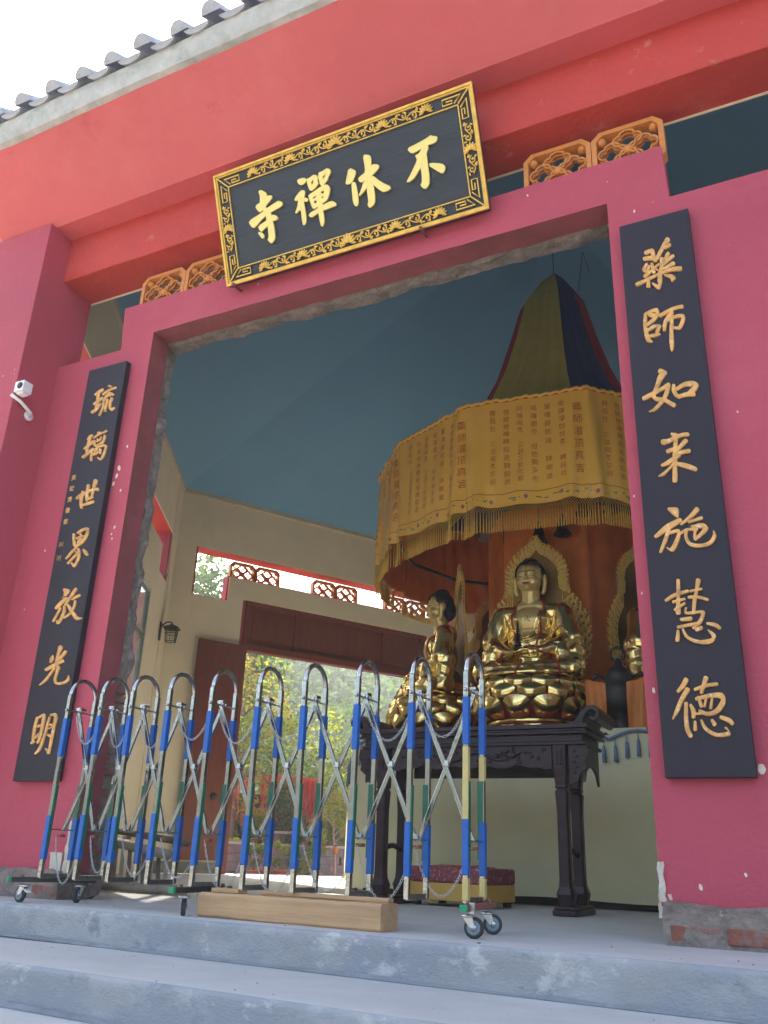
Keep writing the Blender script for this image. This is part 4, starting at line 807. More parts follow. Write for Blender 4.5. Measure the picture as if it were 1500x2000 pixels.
def band(b, z0, z1, off, ns=528, nz_=18, mat=0, s0=0, s1=NV):
    vs = []
    for j in range(nz_+1):
        for i in range(ns+1): vs.append(cloth(s0+(s1-s0)*i/ns*.99999, z0+(z1-z0)*j/nz_, off))
    b.add(vs, [(j*(ns+1)+i, j*(ns+1)+i+1, (j+1)*(ns+1)+i+1, (j+1)*(ns+1)+i) for j in range(nz_) for i in range(ns)], mat, True)
b = MB(); band(b, ZR, ZC_, 0); b.build('valance', M['yellow'], can)
b = MB(); band(b, ZR, ZC_+.01, -.035); b.build('lining', M['orange'], can)
b = MB(); band(b, 4.205, 4.196, .005, 528, 1, 0); band(b, ZR+.012, ZR-.012, .006, 528, 1, 0); b.build('red_piping', M['redink'], can)
# ruched top edge
b = MB(); pts = [cloth(s/36, ZR+.012*sin(s*2.1)+.015, .01) for s in range(36*NV)]; b.tube(pts, .022, 6, closed=True); b.build('ruched_edge', M['yellow'], can)
# embroidered vine near the hem
b = MB(); g2 = MB()
for i in range(14*NV):
    s = i/14; z = 4.125+.018*sin(i*1.9)
    if i % 4 == 3:
        for a in range(5): g2.add(*[[cloth(s+dx, z+dz, .005) for dx, dz in ((.012*cos(a*1.256), .02*sin(a*1.256)), (.02*cos(a*1.256+.5), .032*sin(a*1.256+.5)), (.012*cos(a*1.256+1), .02*sin(a*1.256+1)), (0, 0))], [(0, 1, 2, 3)]])
    else:
        for q in range(2):
            a = random.uniform(0, 2*pi); b.add([cloth(s+.03*q, z, .005), cloth(s+.03*q+.022*cos(a), z+.02*sin(a)+.008, .005), cloth(s+.03*q+.045*cos(a), z+.035*sin(a), .005), cloth(s+.03*q+.02*cos(a), z+.02*sin(a)-.010, .005)], [(0, 1, 2, 3)])
tag(b.build('embroidered_leaves', M['greenink'], can), kind='stuff'); tag(g2.build('embroidered_flowers', M['violetink'], can), kind='stuff')
# scripture columns
def glyph_mesh(ch, cache={}):
    if ch not in cache:
        t = bpy.data.curves.new('g', 'FONT'); t.body = ch; t.size = 1; t.resolution_u = 1; t.offset = -.006
        ob = bpy.data.objects.new('g', t); me = bpy.data.meshes.new_from_object(ob); bpy.data.objects.remove(ob)
        cache[ch] = ([tuple(v.co) for v in me.vertices], [tuple(p.vertices) for p in me.polygons]); bpy.data.meshes.remove(me)
    return cache[ch]
COLS = [('藥師灌頂真言', .150, .10), ('南謨薄伽伐帝　鞞殺社', .088, .06), ('窶嚕薛琉璃　缽喇婆', .088, .06), ('喝囉闍也　怛他揭多也', .088, .06), ('阿囉喝帝　三藐三勃陀耶', .088, .06), ('怛姪他唵鞞殺逝鞞殺逝', .088, .06), ('鞞殺社　三沒揭帝莎訶', .088, .06)]
for k in (0, NV-1, NV-2, NV-3, 1, 2):
    fl_ = flen(k); b = MB()
    for ci, (txt, pitch, top_) in enumerate(COLS):
        sz = .118 if ci == 0 else .078; s_c = k+1-(.085+ci*.160+(.02 if ci else 0))/fl_*(1 if ci*.16+.16 < fl_ else 99); n = len(txt); span = (ZR-4.27-.12)
        pitch = span/n if ci else span*.92/n
        for i, ch in enumerate(txt):
            if ch == '　' or s_c < k+.03: continue
            vv, ff = glyph_mesh(ch); zc = ZR-.09-(0 if ci else .05)-pitch*(i+.5)
            b.add([cloth(s_c+(x-.5)*sz/fl_, zc+(y-.38)*sz, .007) for x, y, _ in vv], ff)
    if b.v: tag(b.build('scripture', M['redink'], can), kind='stuff')
# fringe: knotted net and hanging strands
b = MB(); n = 560
for i in range(n):
    s = NV*i/n; p = cloth(s, ZC_, -.004); l = .25+.012*noise.noise((s*9, 0, 0)); top = Vector((p.x, p.y, ZC_-.075)); sw = .006*noise.noise((s*3, 5, 5))
    d = dpt(s)[1]; bot = top+Vector((d.x*sw, d.y*sw, -l)); b.tube([top, top.lerp(bot, .5), bot], [.004, .0065, .0085], 5)
    q = cloth(s+NV/n, ZC_, -.004)
    b.tube([Vector((p.x, p.y, ZC_)), Vector((q.x, q.y, ZC_-.035)), Vector((p.x, p.y, ZC_-.078))], .0028, 3, cap=False); b.tube([Vector((q.x, q.y, ZC_)), Vector((p.x, p.y, ZC_-.035)), Vector((q.x, q.y, ZC_-.078))], .0028, 3, cap=False)
tag(b.build('fringe', M['fringe'], can), kind='stuff')
# pointed top in coloured panels
APX = Vector((2.08, 5.9, 8.67)); prof = [(0.0, 8.67), (.20, 8.45), (.44, 8.05), (.60, 7.4), (.76, 6.85), (.98, 6.3), (1.3, 5.86), (1.75, 5.55), (2.2, 5.37)]
pc = ['olive', 'navy', 'crim', 'olive', 'navy', 'olive', 'crim', 'navy', 'olive', 'navy', 'crim', 'olive']
for k in range(NV):
    b = MB(); vs = []; nn = 12
    for r_, z in prof:
        for i in range(nn+1):
            f = i/nn; a = DVX[k]-CC; c = DVX[(k+1) % NV]-CC; p = a.lerp(c, f)*(r_/2.2)
            p = p*(1-.05*sin(pi*f)*(1-r_/2.3)+.02*sin(f*19+k)*min(1, r_*1.4)+.025*noise.noise((f*3+k, z*1.2, 0))); vs.append((APX.x+(CC.x-APX.x)*min(1, r_/1.5)+p.x, APX.y+(CC.y-APX.y)*min(1, r_/1.5)+p.y, z))
    b.add(vs, [(j*(nn+1)+i, j*(nn+1)+i+1, (j+1)*(nn+1)+i+1, (j+1)*(nn+1)+i) for j in range(len(prof)-1) for i in range(nn)], 0, True)
    b.build('top_panel', M[pc[k]], can)
b = MB(); b.tube([APX+Vector((0, 0, -.1)), APX+Vector((0, 0, .9))], .008, 6); b.tube([(2.5, 5.6, 8.0), (2.62, 5.5, 8.6), (2.7, 5.5, 8.2)], .006, 5); b.build('hanging_cord', M['dark'], can)
b = MB(); pts = [(CC.x+(v.x-CC.x)*.9, CC.y+(v.y-CC.y)*.9, 4.45) for v in DVX]; b.tube(pts, .025, 6, closed=True); b.build('hoop_ring', M['dark'], can)
# bells
bell0 = None
for i, (px_, py_, pz_) in enumerate(((2.33, 4.75, 3.99), (2.62, 4.65, 4.18), (2.93, 4.72, 4.19), (2.05, 4.72, 3.92))):
    if bell0 is None:
        b = MB(); b.lathe([(.012, .22), (.03, .20), (.055, .17), (.06, .13), (.066, .12), (.066, .08), (.075, .05), (.105, .012), (.11, 0), (.10, -.005), (.06, .05)], 20); b.lathe([(.02, .22), (.024, .25), (.012, .27)], 10)
        b.tube([(0, 0, .26), (0, 0, .55)], .004, 5); b.ell((0, 0, -.01), (.018, .018, .03), n=8, m=5)
        bell0 = b.build('temple_bell', M['dark']); o = bell0
    else: o = bell0.copy(); COL.objects.link(o)
    o.location = (px_, py_, pz_); tag(o, ['dark bell hanging just above the tip of the front statue halo', 'dark bell hanging under the fringe right of the front halo tip', 'dark bell nearest the right door edge under the fringe', 'dark bell hanging at the left of the front halo tip'][i], 'bell', 'bells hanging under the canopy')

# ------------------------------------------------------------ altar base under a pale cloth, central draped column
AC = Vector((2.03, 5.9)); AR = 3.06
alt = empty('cloth_altar', (0, 0, 0), 0, 'broad six sided altar base under a pale yellow cloth behind the carved table', 'altar')
b = MB(); ns, nz_ = 240, 24; vs = []
def altp(s, z, R=AR, rip=.018):
    k = int(floor(s)) % 6; f = s-floor(s); a, c = hexpt(R, k, 0, AC), hexpt(R, k+1, 0, AC); p = a.lerp(c, f); d = (p-Vector((AC.x, AC.y, 0))).normalized()
    w = 1.9*rip*sin(s*29+2*noise.noise((s*2, 0, 1)))*(.25+(1.5-z)*.5)*.6+.02*noise.noise((s*3.3, z*.7, 2)); return Vector((p.x+d.x*w, p.y+d.y*w, z))
for j in range(nz_+1):
    for i in range(ns+1): vs.append(altp(6*i/ns*.99999, 1.5-1.44*j/nz_+(.01*sin(i*.31) if j == nz_ else 0)))
b.add(vs, [(j*(ns+1)+i, j*(ns+1)+i+1, (j+1)*(ns+1)+i+1, (j+1)*(ns+1)+i) for j in range(nz_) for i in range(ns)], 0, True)
b.build('altar_cloth', M['cloth'], alt)
b = MB(); b.prism([hexpt(AR+.0, k, 0, AC)[:2] for k in range(6)], 1.44, 1.50, axis='z'); b.prism([hexpt(AR-.12, k, 0, AC)[:2] for k in range(6)], 0, 1.44, axis='z'); b.build('plinth', M['wood_d'], alt, fixn=True)
b = MB()   # blue scalloped cord and tassels
for i in range(61):
    pass
for k in range(6):
    for q in range(6):
        s0 = k+q/6; pts = []
        for i in range(13):
            f = i/12; pts.append(altp(s0+f/6, 1.42+.07*sin(pi*f)-.02, AR+.02, 0))
        b.tube(pts, .014, 5)
        for f in (.1, .3, .5, .7, .9):
            p = altp(s0+f/6, 1.40+.07*sin(pi*f)-.02, AR+.025, 0); b.tube([p, p-Vector((0, 0, .05)), p-Vector((0, 0, .07)), p-Vector((0, 0, .20))], [.004, .005, .014, .020], 6)
b.build('tassel_trim', M['bluetrim'], alt)
cl = empty('draped_column', (0, 0, 0), 0, 'tall central column wrapped in orange satin behind the seated statues', 'draped column')
b = MB(); vs = []; ns, nz_ = 150, 12
for j in range(nz_+1):
    for i in range(ns+1):
        s = 6*i/ns*.99999; z = 4.5-3.0*j/nz_; p = altp(s, 1.0, 1.05, 0); f = s-floor(s); w = .012*sin(s*21+noise.noise((s, z, 0))*3)+.02*noise.noise((s*2, z*.6, 9))
        d = Vector((p.x-AC.x, p.y-AC.y)).normalized(); vs.append((p.x+d.x*w, p.y+d.y*w, z))
b.add(vs, [(j*(ns+1)+i, j*(ns+1)+i+1, (j+1)*(ns+1)+i+1, (j+1)*(ns+1)+i) for j in range(nz_) for i in range(ns)], 0, True)
b.build('satin_drape', M['orange'], cl)
b = MB(); b.prism([hexpt(1.2, k, 0, AC)[:2] for k in range(6)], 4.5, 4.62, axis='z'); b.build('column_cap', M['wood_d'], cl, fixn=True)

# ------------------------------------------------------------ seated gold statues
def remesh(b, vox, it=4, f=.5):
    me = bpy.data.meshes.new('tmp'); me.from_pydata(b.v, [], b.f); o = bpy.data.objects.new('tmp', me); COL.objects.link(o)
    bm = bmesh.new(); bm.from_mesh(me); bmesh.ops.recalc_face_normals(bm, faces=bm.faces); bm.to_mesh(me); bm.free()
    r = o.modifiers.new('r', 'REMESH'); r.mode = 'VOXEL'; r.voxel_size = vox; r.use_smooth_shade = True
    s = o.modifiers.new('s', 'SMOOTH'); s.iterations = it; s.factor = f
    out = bpy.data.meshes.new_from_object(o.evaluated_get(bpy.context.evaluated_depsgraph_get())); bpy.data.objects.remove(o); bpy.data.meshes.remove(me); return out
def statue_body():
    b = MB(); E, C = b.ell, b.cap
    E((0, .05, .22), (.31, .25, .27)); E((0, .04, .60), (.285, .195, .28)); C((-.27, .05, .80), (.27, .05, .80), .115, .115); E((0, -.03, .42), (.26, .20, .2))
    E((0, -.07, .68), (.24, .13, .17)); E((0, .045, .86), (.22, .13, .12))
    C((0, .03, .90), (0, .005, 1.06), .105, .092)
    # head
    E((0, .02, 1.255), (.140, .158, .165)); E((0, -.03, 1.15), (.118, .118, .115)); E((0, -.062, 1.085), (.065, .06, .045))
    for s in (-1, 1):
        E((s*.055, -.080, 1.14), (.055, .052, .06)); E((s*.056, -.124, 1.212), (.040, .022, .017)); C((s*.018, -.142, 1.245), (s*.095, -.112, 1.248), .010, .008)
        E((s*.152, .015, 1.19), (.018, .045, .062)); C((s*.150, .01, 1.16), (s*.138, .0, 1.03), .020, .024)
    C((0, -.138, 1.245), (0, -.170, 1.175), .013, .017); E((0, -.160, 1.166), (.030, .018, .012)); E((0, -.135, 1.128), (.042, .02, .011)); E((0, -.131, 1.110), (.034, .02, .012))
    # arms with hanging sleeves
    for s in (-1, 1):
        C((s*.33, .05, .79), (s*.43, -.02, .47), .125, .135); C((s*.43, -.03, .45), (s*.20, -.32, .30), .115, .070); C((s*.45, .03, .45), (s*.47, -.02, .12), .12, .12)
        C((s*.36, -.18, .36), (s*.42, -.22, .10), .09, .10)
        # hand: palm, thumb, four bent fingers laid in the lap
        C((s*.20, -.33, .30), (s*.10, -.385, .285), .045, .040)
        for q in range(4):
            y = -.35-.024*q; z = .300-.004*q+(.018 if s > 0 else 0); l = (.115, .13, .125, .10)[q]
            C((s*.08, y, z), (s*(.08-l*.55), y-.006, z+.004), .0125, .0115, n=8); C((s*(.08-l*.55), y-.006, z+.004), (s*(.08-l), y-.002, z+.012), .0115, .009, n=8)
        C((s*.12, -.345, .315), (s*.055, -.335, .352), .015, .011, n=8)
        # folded legs
        C((s*.16, .0, .15), (s*.50, -.20, .125), .16, .125); C((s*.50, -.20, .12), (s*-.02, -.44, .095), .115, .075)
        E((s*.42, -.16, .10), (.17, .16, .10))
    C((.16, -.36, .20), (.02, -.44, .20), .045, .03)
    E((0, -.30, .06), (.50, .22, .075)); E((0, .12, .07), (.46, .30, .09)); E((0, -.44, .055), (.30, .10, .05))
    me = remesh(b, .0095, 3)
    # drapery folds pressed into the robe
    import numpy as np
    nv = len(me.vertices); co = np.empty(nv*3, 'f'); me.vertices.foreach_get('co', co); no = np.empty(nv*3, 'f'); me.vertices.foreach_get('normal', no)
    for vi in range(nv):
        p = Vector(co[3*vi:3*vi+3]); n = Vector(no[3*vi:3*vi+3]); w = 0
        if p.z < 1.0:
            chest = max(0, 1-abs(p.x)/(.06+.16*max(0, (p.z-.40))/.45)) if p.z > .42 and p.y < 0 else 0
            hand = exp(-(((p.x)/.16)**2+((p.y+.37)/.09)**2+((p.z-.31)/.05)**2))
            k = (1-min(1, chest*3))*(1-min(1, hand*1.5))
            s = 1 if p.x > 0 else -1
            if p.z > .40: d = sqrt((p.x-s*.14)**2*1.6+(p.z-1.05)**2*.25+(p.y)**2*.3); w = sin(d*44+p.x*s*4)
            elif p.z > .235 and abs(p.x) > .33: w = sin(p.z*40+p.y*18)*.9
            else: d = sqrt((p.x-s*.52)**2+(p.y+.10)**2*1.3+(p.z-.36)**2*.6); w = sin(d*42)
            w = (abs(w)**1.5)*(1 if w > 0 else -1)
            co[3*vi:3*vi+3] = p+n*(.0075*k*w*(.55+.6*noise.noise(p*3+Vector((3, 1, 2)))))
    me.vertices.foreach_set('co', co); me.update(); return me
BODY = statue_body()
def headfix(v):
    if v.z > .98: k = min(1, (v.z-.98)/.08); return Vector((v.x*(1+.13*k), v.y*(1+.08*k), v.z))
    return v
for v_ in BODY.vertices: v_.co = headfix(v_.co.copy())
BODY.update(); BODY.materials.append(M['gold']); BODY.materials.append(M['matgold'])
BVH = BVHTree.FromPolygons([v.co.copy() for v in BODY.vertices], [tuple(p.vertices) for p in BODY.polygons])
for p in BODY.polygons:
    c = p.center; p.use_smooth = True
    ch = c.z > .50 and c.z < .97 and c.y < -.02 and abs(c.x) < .05+.13*(c.z-.5)/.45
    p.material_index = 1 if (c.z > .955 or ch) else 0
def proj(x, z, off=.004):
    h = BVH.ray_cast(Vector((x, -1.2, z)), Vector((0, 1, 0))); return (h[0]+Vector((0, -off, 0))) if h[0] else None
def trimline(b, pts, r):
    P = [proj(x, z) for x, z in crom([list(q) for q in pts], 6)]; P = [p for p in P if p is not None]; b.tube(P, r, 5)
LT = MB(); LT.prism([(-.5, 0), (.5, 0), (.44, 1), (0, 1.3), (-.44, 1)], 0, .1)
def petal_mesh():
    b = MB(); vs = []; n, m = 10, 8
    for j in range(m+1):
        v = j/m
        for i in range(n+1):
            u = -1+2*i/n; wd = .5*sin(pi*min(1, (.22+.78*v)*.62+.02))**.7 if v < .8 else .5*sin(pi*min(1, (.22+.78*v)*.62+.02))**.7*sqrt(max(0, 1-((v-.8)/.2)**2*.93))
            bulge = sin(pi*min(1, v*.95+.05))*.42*(1-u*u*.9); vs.append((u*wd, -bulge-(.10*v*v if v > .5 else 0), v))
    b.add(vs, [(j*(n+1)+i, j*(n+1)+i+1, (j+1)*(n+1)+i+1, (j+1)*(n+1)+i) for j in range(m) for i in range(n)], 0, True); return b
petal0 = petal_mesh().build('petal', M['gold'])
PETAL = petal0.data; bpy.data.objects.remove(petal0)
def make_throne():
    t = empty('lotus_throne', (0, 0, 0))
    b = MB(); b.lathe([(.56, .0), (.60, .02), (.60, .05), (.52, .07), (.50, .13), (.44, .15), (.43, .20), (.46, .235), (.50, .26), (.565, .32), (.58, .45), (.56, .58), (.52, .60), (.3, .61)], 40); b.build('throne_core', M['statred'], t)
    b = MB(); b.lathe([(.47, .155), (.485, .17), (.485, .20), (.47, .215), (.44, .21)], 40); b.lathe([(.60, 0), (.625, .012), (.60, .03)], 40); b.build('gold_moulding', M['gold'], t)
    def petals(n, r, z, w, h, tilt, ph):
        for i in range(n):
            a = 2*pi*(i+ph)/n
            o = bpy.data.objects.new('petal', PETAL); COL.objects.link(o); o.parent = t
            o.matrix_local = Matrix.Rotation(a, 4, 'Z')@Matrix.Translation((0, -r, z))@Matrix.Rotation(tilt, 4, 'X')@Matrix.Diagonal((w, h*.95, h, 1))
    petals(12, .49, .215, .285, .25, RAD(30), 0); petals(12, .56, .33, .29, .22, RAD(4), .5); petals(12, .555, .45, .285, .195, RAD(-10), 0)
    petals(12, .50, .15, .25, .145, RAD(128), .5)
    return t
def halo_outline(t):   # t 0..1 from lower left round over the top to lower right; returns x,z of the outer edge
    # body lobe then head lobe with a point
    pts = HO; f = t*(len(pts)-1); i = min(int(f), len(pts)-2); return Vector(pts[i]).lerp(Vector(pts[i+1]), f-i)
half = crom([[-.40, .06], [-.52, .28], [-.585, .52], [-.56, .78], [-.46, .98], [-.37, 1.10], [-.345, 1.22], [-.35, 1.36], [-.30, 1.50], [-.19, 1.62], [-.07, 1.70], [0, 1.80]], 6)
HO = half+[[-p[0], p[1]] for p in half[::-1][1:]]
def make_statue(sym=True):
    e_ = empty('seated_statue', (0, 0, 0))
    o = bpy.data.objects.new('body', BODY); COL.objects.link(o); o.parent = e_
    b = MB(); hb = MB(); hb.ell((0, .012, 1.265), (.172, .178, .165), n=44, m=30)
    kf = [f for f in hb.f if (lambda c: c[2] > 1.325-max(0, c[1]+.085)*2.3+max(0, -c[1]-.12)*.4 and c[2] > 1.06)([sum(hb.v[i][q] for i in f)/4 for q in range(3)])]
    b.add(hb.v, kf, 0, True); b.ell((0, .03, 1.40), (.095, .10, .062), n=16, m=8); b.ell((0, .105, 1.18), (.15, .11, .14), n=16, m=10)
    for s in (-1, 1): b.ell((s*.145, .045, 1.26), (.03, .06, .07), n=10, m=6)
    b.build('hair', M['hair'], e_)
    b = MB(); b.ell((0, -.075, 1.395), (.030, .02, .016), n=10, m=6); b.build('hair_jewel', M['statred'], e_)
    b = MB(); 
    for pts in (((-.042, 1.121), (0, 1.118), (.042, 1.121)), ((-.028, 1.112), (0, 1.108), (.028, 1.112))): trimline(b, pts, .0065)
    b.build('lips', M['statred'], e_)
    b = MB()
    for s in (-1, 1): trimline(b, ((s*.022, 1.240), (s*.055, 1.258), (s*.10, 1.238)), .0022); trimline(b, ((s*.025, 1.204), (s*.055, 1.198), (s*.09, 1.207)), .0025)
    b.build('painted_brows', M['dark'], e_)
    b = MB()
    trimline(b, ((-.125, .95), (-.175, .80), (-.165, .62), (-.12, .47), (-.10, .40)), .011); trimline(b, ((.125, .95), (.17, .84), (.155, .70), (.145, .55), (.11, .40)), .011)
    trimline(b, ((-.02, .38), (.10, .375), (.19, .33)), .016); trimline(b, ((.17, .30), (.33, .22), (.40, .10), (.41, .03)), .014); trimline(b, ((-.20, .28), (-.35, .20)), .018); trimline(b, ((.02, .20), (0, .12), (-.03, .03)), .010)
    b.build('red_hem', M['statred'], e_)
    b = MB()
    trimline(b, ((-.16, .60), (-.05, .49), (.05, .52), (.155, .74)), .012); trimline(b, ((-.11, .50), (0, .455), (.14, .50)), .012); trimline(b, ((.30, .92), (.27, .7), (.19, .45)), .012); trimline(b, ((-.30, .92), (-.28, .7), (-.25, .45)), .012)
    trimline(b, ((.26, .56), (.36, .60), (.44, .52)), .012); trimline(b, ((-.10, .46), (0, .43), (.12, .46)), .010)
    b.build('robe_folds', M['gold'], e_)
    b = MB()   # small auspicious mark on the chest
    u = .028
    for (x0, z0, x1, z1) in ((-1, 0, 1, 0), (0, -1, 0, 1), (0, 1, -1, 1), (0, -1, 1, -1), (-1, 0, -1, -1), (1, 0, 1, 1)):
        p, q = proj(.02+x0*u, .70+z0*u, .002), proj(.02+x1*u, .70+z1*u, .002); b.tube([p, q], .0035, 4)
    b.build('chest_mark', M['bark'], e_)
    # halo: pierced flame border around a plain plate
    b = MB(); n = len(HO); cz = .78
    def sc(p, k): c = Vector((0, .75 if p[1] < 1.05 else 1.28)); return (c.x+(p[0]-c.x)*k, c.y+(p[1]-c.y)*k)
    inner = [sc(p, .74) for p in HO if p[1] < .98]; inn = [q for q in inner]
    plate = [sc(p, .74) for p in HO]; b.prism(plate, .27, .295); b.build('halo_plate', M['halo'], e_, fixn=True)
    b = MB(); L_ = 110
    for rI, (k0, r_) in enumerate(((.76, .040), (.83, .040), (.90, .042), (.975, .046))):
        for i in range(L_):
            t = (i+.5*(rI % 2))/L_; p = halo_outline(min(1, t)); q = halo_outline(min(1, t+.01)); d = (q-p); 
            if d.length < 1e-6: continue
            d.normalize(); o_ = Vector((-d.y, d.x)); c = Vector(sc(p, k0)); sg = 1 if t < .5 else -1
            pts = []; rs = []; up_ = (o_*.75+d*.65*sg).normalized(); sd = Vector((up_.y, -up_.x))*(1 if i % 2 else -1)
            for j in range(8):
                u = j/7; ang = u*(4.2+.8*sin(i*2.3)); rr = r_*(.62-.42*u)*(1+.2*sin(i*5.1))
                pts.append((c.x+up_.x*(r_*.5)+sd.x*rr*sin(ang)-up_.x*rr*cos(ang), .268-.012*sin(pi*u)-.006*rI, c.y+up_.y*(r_*.5)+sd.y*rr*sin(ang)-up_.y*rr*cos(ang))); rs.append(.0075*(1-.5*u))
            b.tube(pts, rs, 5)
            tip = c+up_*r_*1.35; b.tube([(c.x, .272, c.y), (c.x+up_.x*r_*.7+sd.x*.012, .262, c.y+up_.y*r_*.7+sd.y*.012), (tip.x, .272, tip.y)], [.008, .0065, .001], 5)
    for k0 in (.735, .80, .865, .94): b.tube([(sc(p, k0)[0], .270, sc(p, k0)[1]) for p in HO], .006, 5)
    tag(b.build('halo_flames', M['flamegold'], e_), kind='stuff')
    return e_
st0 = make_statue(); th0 = make_throne()
spots = [(0, 'front seated gold statue with folded hands before its flaming halo', 'front'), (-60, 'seated gold statue seen in profile left of the front one, facing the left', 'left'), (60, 'seated gold statue half hidden behind the right edge of the doorway', 'right'), (-120, 'shadowed seated gold statue at the back whose dark halo shows between two others', 'back')]
for i, (a, lab, wh) in enumerate(spots):
    r_ = Matrix.Rotation(RAD(a), 4, 'Z'); off = r_@Vector((0, -1.64, 0))
    s_ = st0 if i == 0 else copy_tree(st0); t_ = th0 if i == 0 else copy_tree(th0)
    x, y = AC.x+off.x+(.03 if i == 0 else -.11 if i == 2 else 0), AC.y+off.y-(.06 if i == 2 else 0)
    s_.location = (x, y, 2.115); s_.rotation_euler = (0, 0, RAD(a)); t_.location = (x, y, 1.50); t_.rotation_euler = (0, 0, RAD(a))
    tag(s_, lab, 'statue', 'seated gold statues round the column')
    tag(t_, ['gold lotus throne with red gaps under the front statue', 'gold lotus throne under the statue in profile, above the left end of the table', 'gold lotus throne mostly hidden behind the right door edge', 'dark gold lotus throne under the shadowed statue at the back'][i], 'lotus throne', 'lotus thrones on the altar')
b = MB()
for i in range(8):
    z = .0+.03*i; w = .040-.0038*i; b.lathe([(w*.7, z), (w*.7, z+.018), (w*1.15, z+.019), (w*.9, z+.030)], 8)
b.lathe([(.008, .235), (.014, .25), (.004, .29)], 8); b.lathe([(.05, -.02), (.045, 0)], 12)
o = b.build('miniature_pagoda', M['dark']); o.location = (2.06-.03, 5.9-1.64-.40, 2.115+.335); tag(o, 'small dark pagoda held in the lap of the front statue', 'pagoda')
# one burner stands in for the dark group of figures between two statues
e_ = empty('burner_stand_in', (3.03, 4.0, 1.5), 0, 'dark burner standing in for a group of figures, with looped handles hung with dusty orange cloths beside the front throne', 'incense burner')
b = MB(); b.lathe([(.14, 0), (.16, .03), (.10, .07), (.07, .16), (.16, .26), (.21, .40), (.20, .52), (.13, .58), (.15, .61), (.12, .66), (.05, .72), (.02, .80)], 20); b.build('vessel', M['dark'], e_)
b = MB()
for s in (-1, 1): b.tube([(s*.18, 0, .36), (s*.28, 0, .42), (s*.30, 0, .56), (s*.22, 0, .64), (s*.13, 0, .60)], .018, 6)
b.tube([(cos(a)*.07, 0, .84+sin(a)*.07) for a in [2*pi*i/16 for i in range(16)]], .014, 6, closed=True); b.build('handle', M['dark'], e_)
for s in (-1, 1):
    b = MB(); vs = []
    for j in range(9):
        for i in range(7): x = s*(.10+.035*i); vs.append((x, -.17-.02*sin(i*1.7+j*.3), .52-.50*j/8+(.05*i/6)))
    b.add(vs, [(j*7+i, j*7+i+1, (j+1)*7+i+1, (j+1)*7+i) for j in range(8) for i in range(6)], 0, True); b.build('orange_cloth', M['orange'], e_)

# ------------------------------------------------------------ carved altar table
tb_ = empty('altar_table', (2.2, 2.15, 0), 0, 'dark carved rosewood altar table with scrolled ends in front of the pale cloth', 'table'); tb_.location = (0, 0, 0)
TX0, TX1, TY0, TY1, TZ = 1.24, 3.20, 1.84, 2.44, 1.345
b = MB(); b.box(TX0, TX1, TY0, TY1, TZ-.035, TZ); b.box(TX0+.02, TX1-.02, TY0+.015, TY1-.015, TZ-.055, TZ-.036); b.box(TX0+.008, TX1-.008, TY0+.006, TY1-.006, TZ-.075, TZ-.056); b.box(TX0+.05, TX1-.05, TY0+.04, TY1-.04, TZ-.13, TZ-.076); b.box(TX0+.03, TX1-.03, TY0+.025, TY1-.025, TZ-.155, TZ-.131); b.build('tabletop', M['wood_d'], tb_, bevel=.005)
for s, x in ((-1, TX0), (1, TX1)):
    b = MB(); pts = [(0, 0), (.10*s, 0), (.105*s, .03), (.135*s, .085), (.17*s, .105), (.20*s, .09), (.205*s, .06), (.185*s, .045), (.165*s, .055), (.15*s, .05), (.16*s, .025), (.19*s, .015), (.225*s, .04), (.23*s, .09), (.195*s, .135), (.14*s, .13), (.09*s, .09), (.04*s, .02)]
    pts = [(x-s*.14+p[0], TZ+.0005+p[1]) for p in pts]; b.prism(pts, TY0+.02, TY1-.02)
    o = b.build('scroll_end', M['wood_d'], tb_, bevel=.004, fixn=True)
# apron with cloud outline and carved dragon relief
def apron(x0, x1, y, depth):
    P = [(x0, 1.19), (x1, 1.19), (x1, 1.02)]; n = 24
    for i in range(1, n): f = 1-i/n; x = x0+(x1-x0)*f; P.append((x, 1.055-.035*abs(sin(f*pi*5))*(1 if .12 < f < .88 else .3)-(.06*max(0, abs(f-.5)-.38)/.12)))
    P.append((x0, 1.02)); b = MB(); b.prism(P, y, y+.02); return b
ap_ = apron(TX0+.30, TX1-.30, TY0+.05, 0).build('apron', M['wood_d'], tb_, bevel=.003, fixn=True)
b = MB(); pts = []
for i in range(60):
    f = i/59; pts.append((TX0+.55+.95*f, TY0+.048, 1.115+.030*sin(f*15)))
b.tube(pts, [.006+.012*sin(pi*min(1, i/59*1.1)) for i in range(60)], 6)
for i in range(26):
    f = i/25; x = TX0+.40+1.2*f; z = 1.115+.045*sin(i*2.6); pp = [(x+.02*(1-j/8)*cos(j*.9+i), TY0+.046, z+.02*(1-j/8)*sin(j*.9+i)) for j in range(8)]; b.tube(pp, .0045, 4)
hx = TX1-.62; b.ell((hx, TY0+.045, 1.12), (.045, .014, .026), n=12, m=7)
for k in range(6): b.tube([(hx-.02, TY0+.044, 1.13+.01*k-.02), (hx-.08-.01*k, TY0+.040, 1.16-.015*k)], [.006, .001], 4)
b.tube([(hx+.03, TY0+.044, 1.13), (hx+.075, TY0+.04, 1.125)], .008, 5); b.tube([(hx+.03, TY0+.044, 1.105), (hx+.07, TY0+.04, 1.10)], .006, 5)
tag(b.build('dragon_carving', M['wood_d'], tb_), kind='stuff')
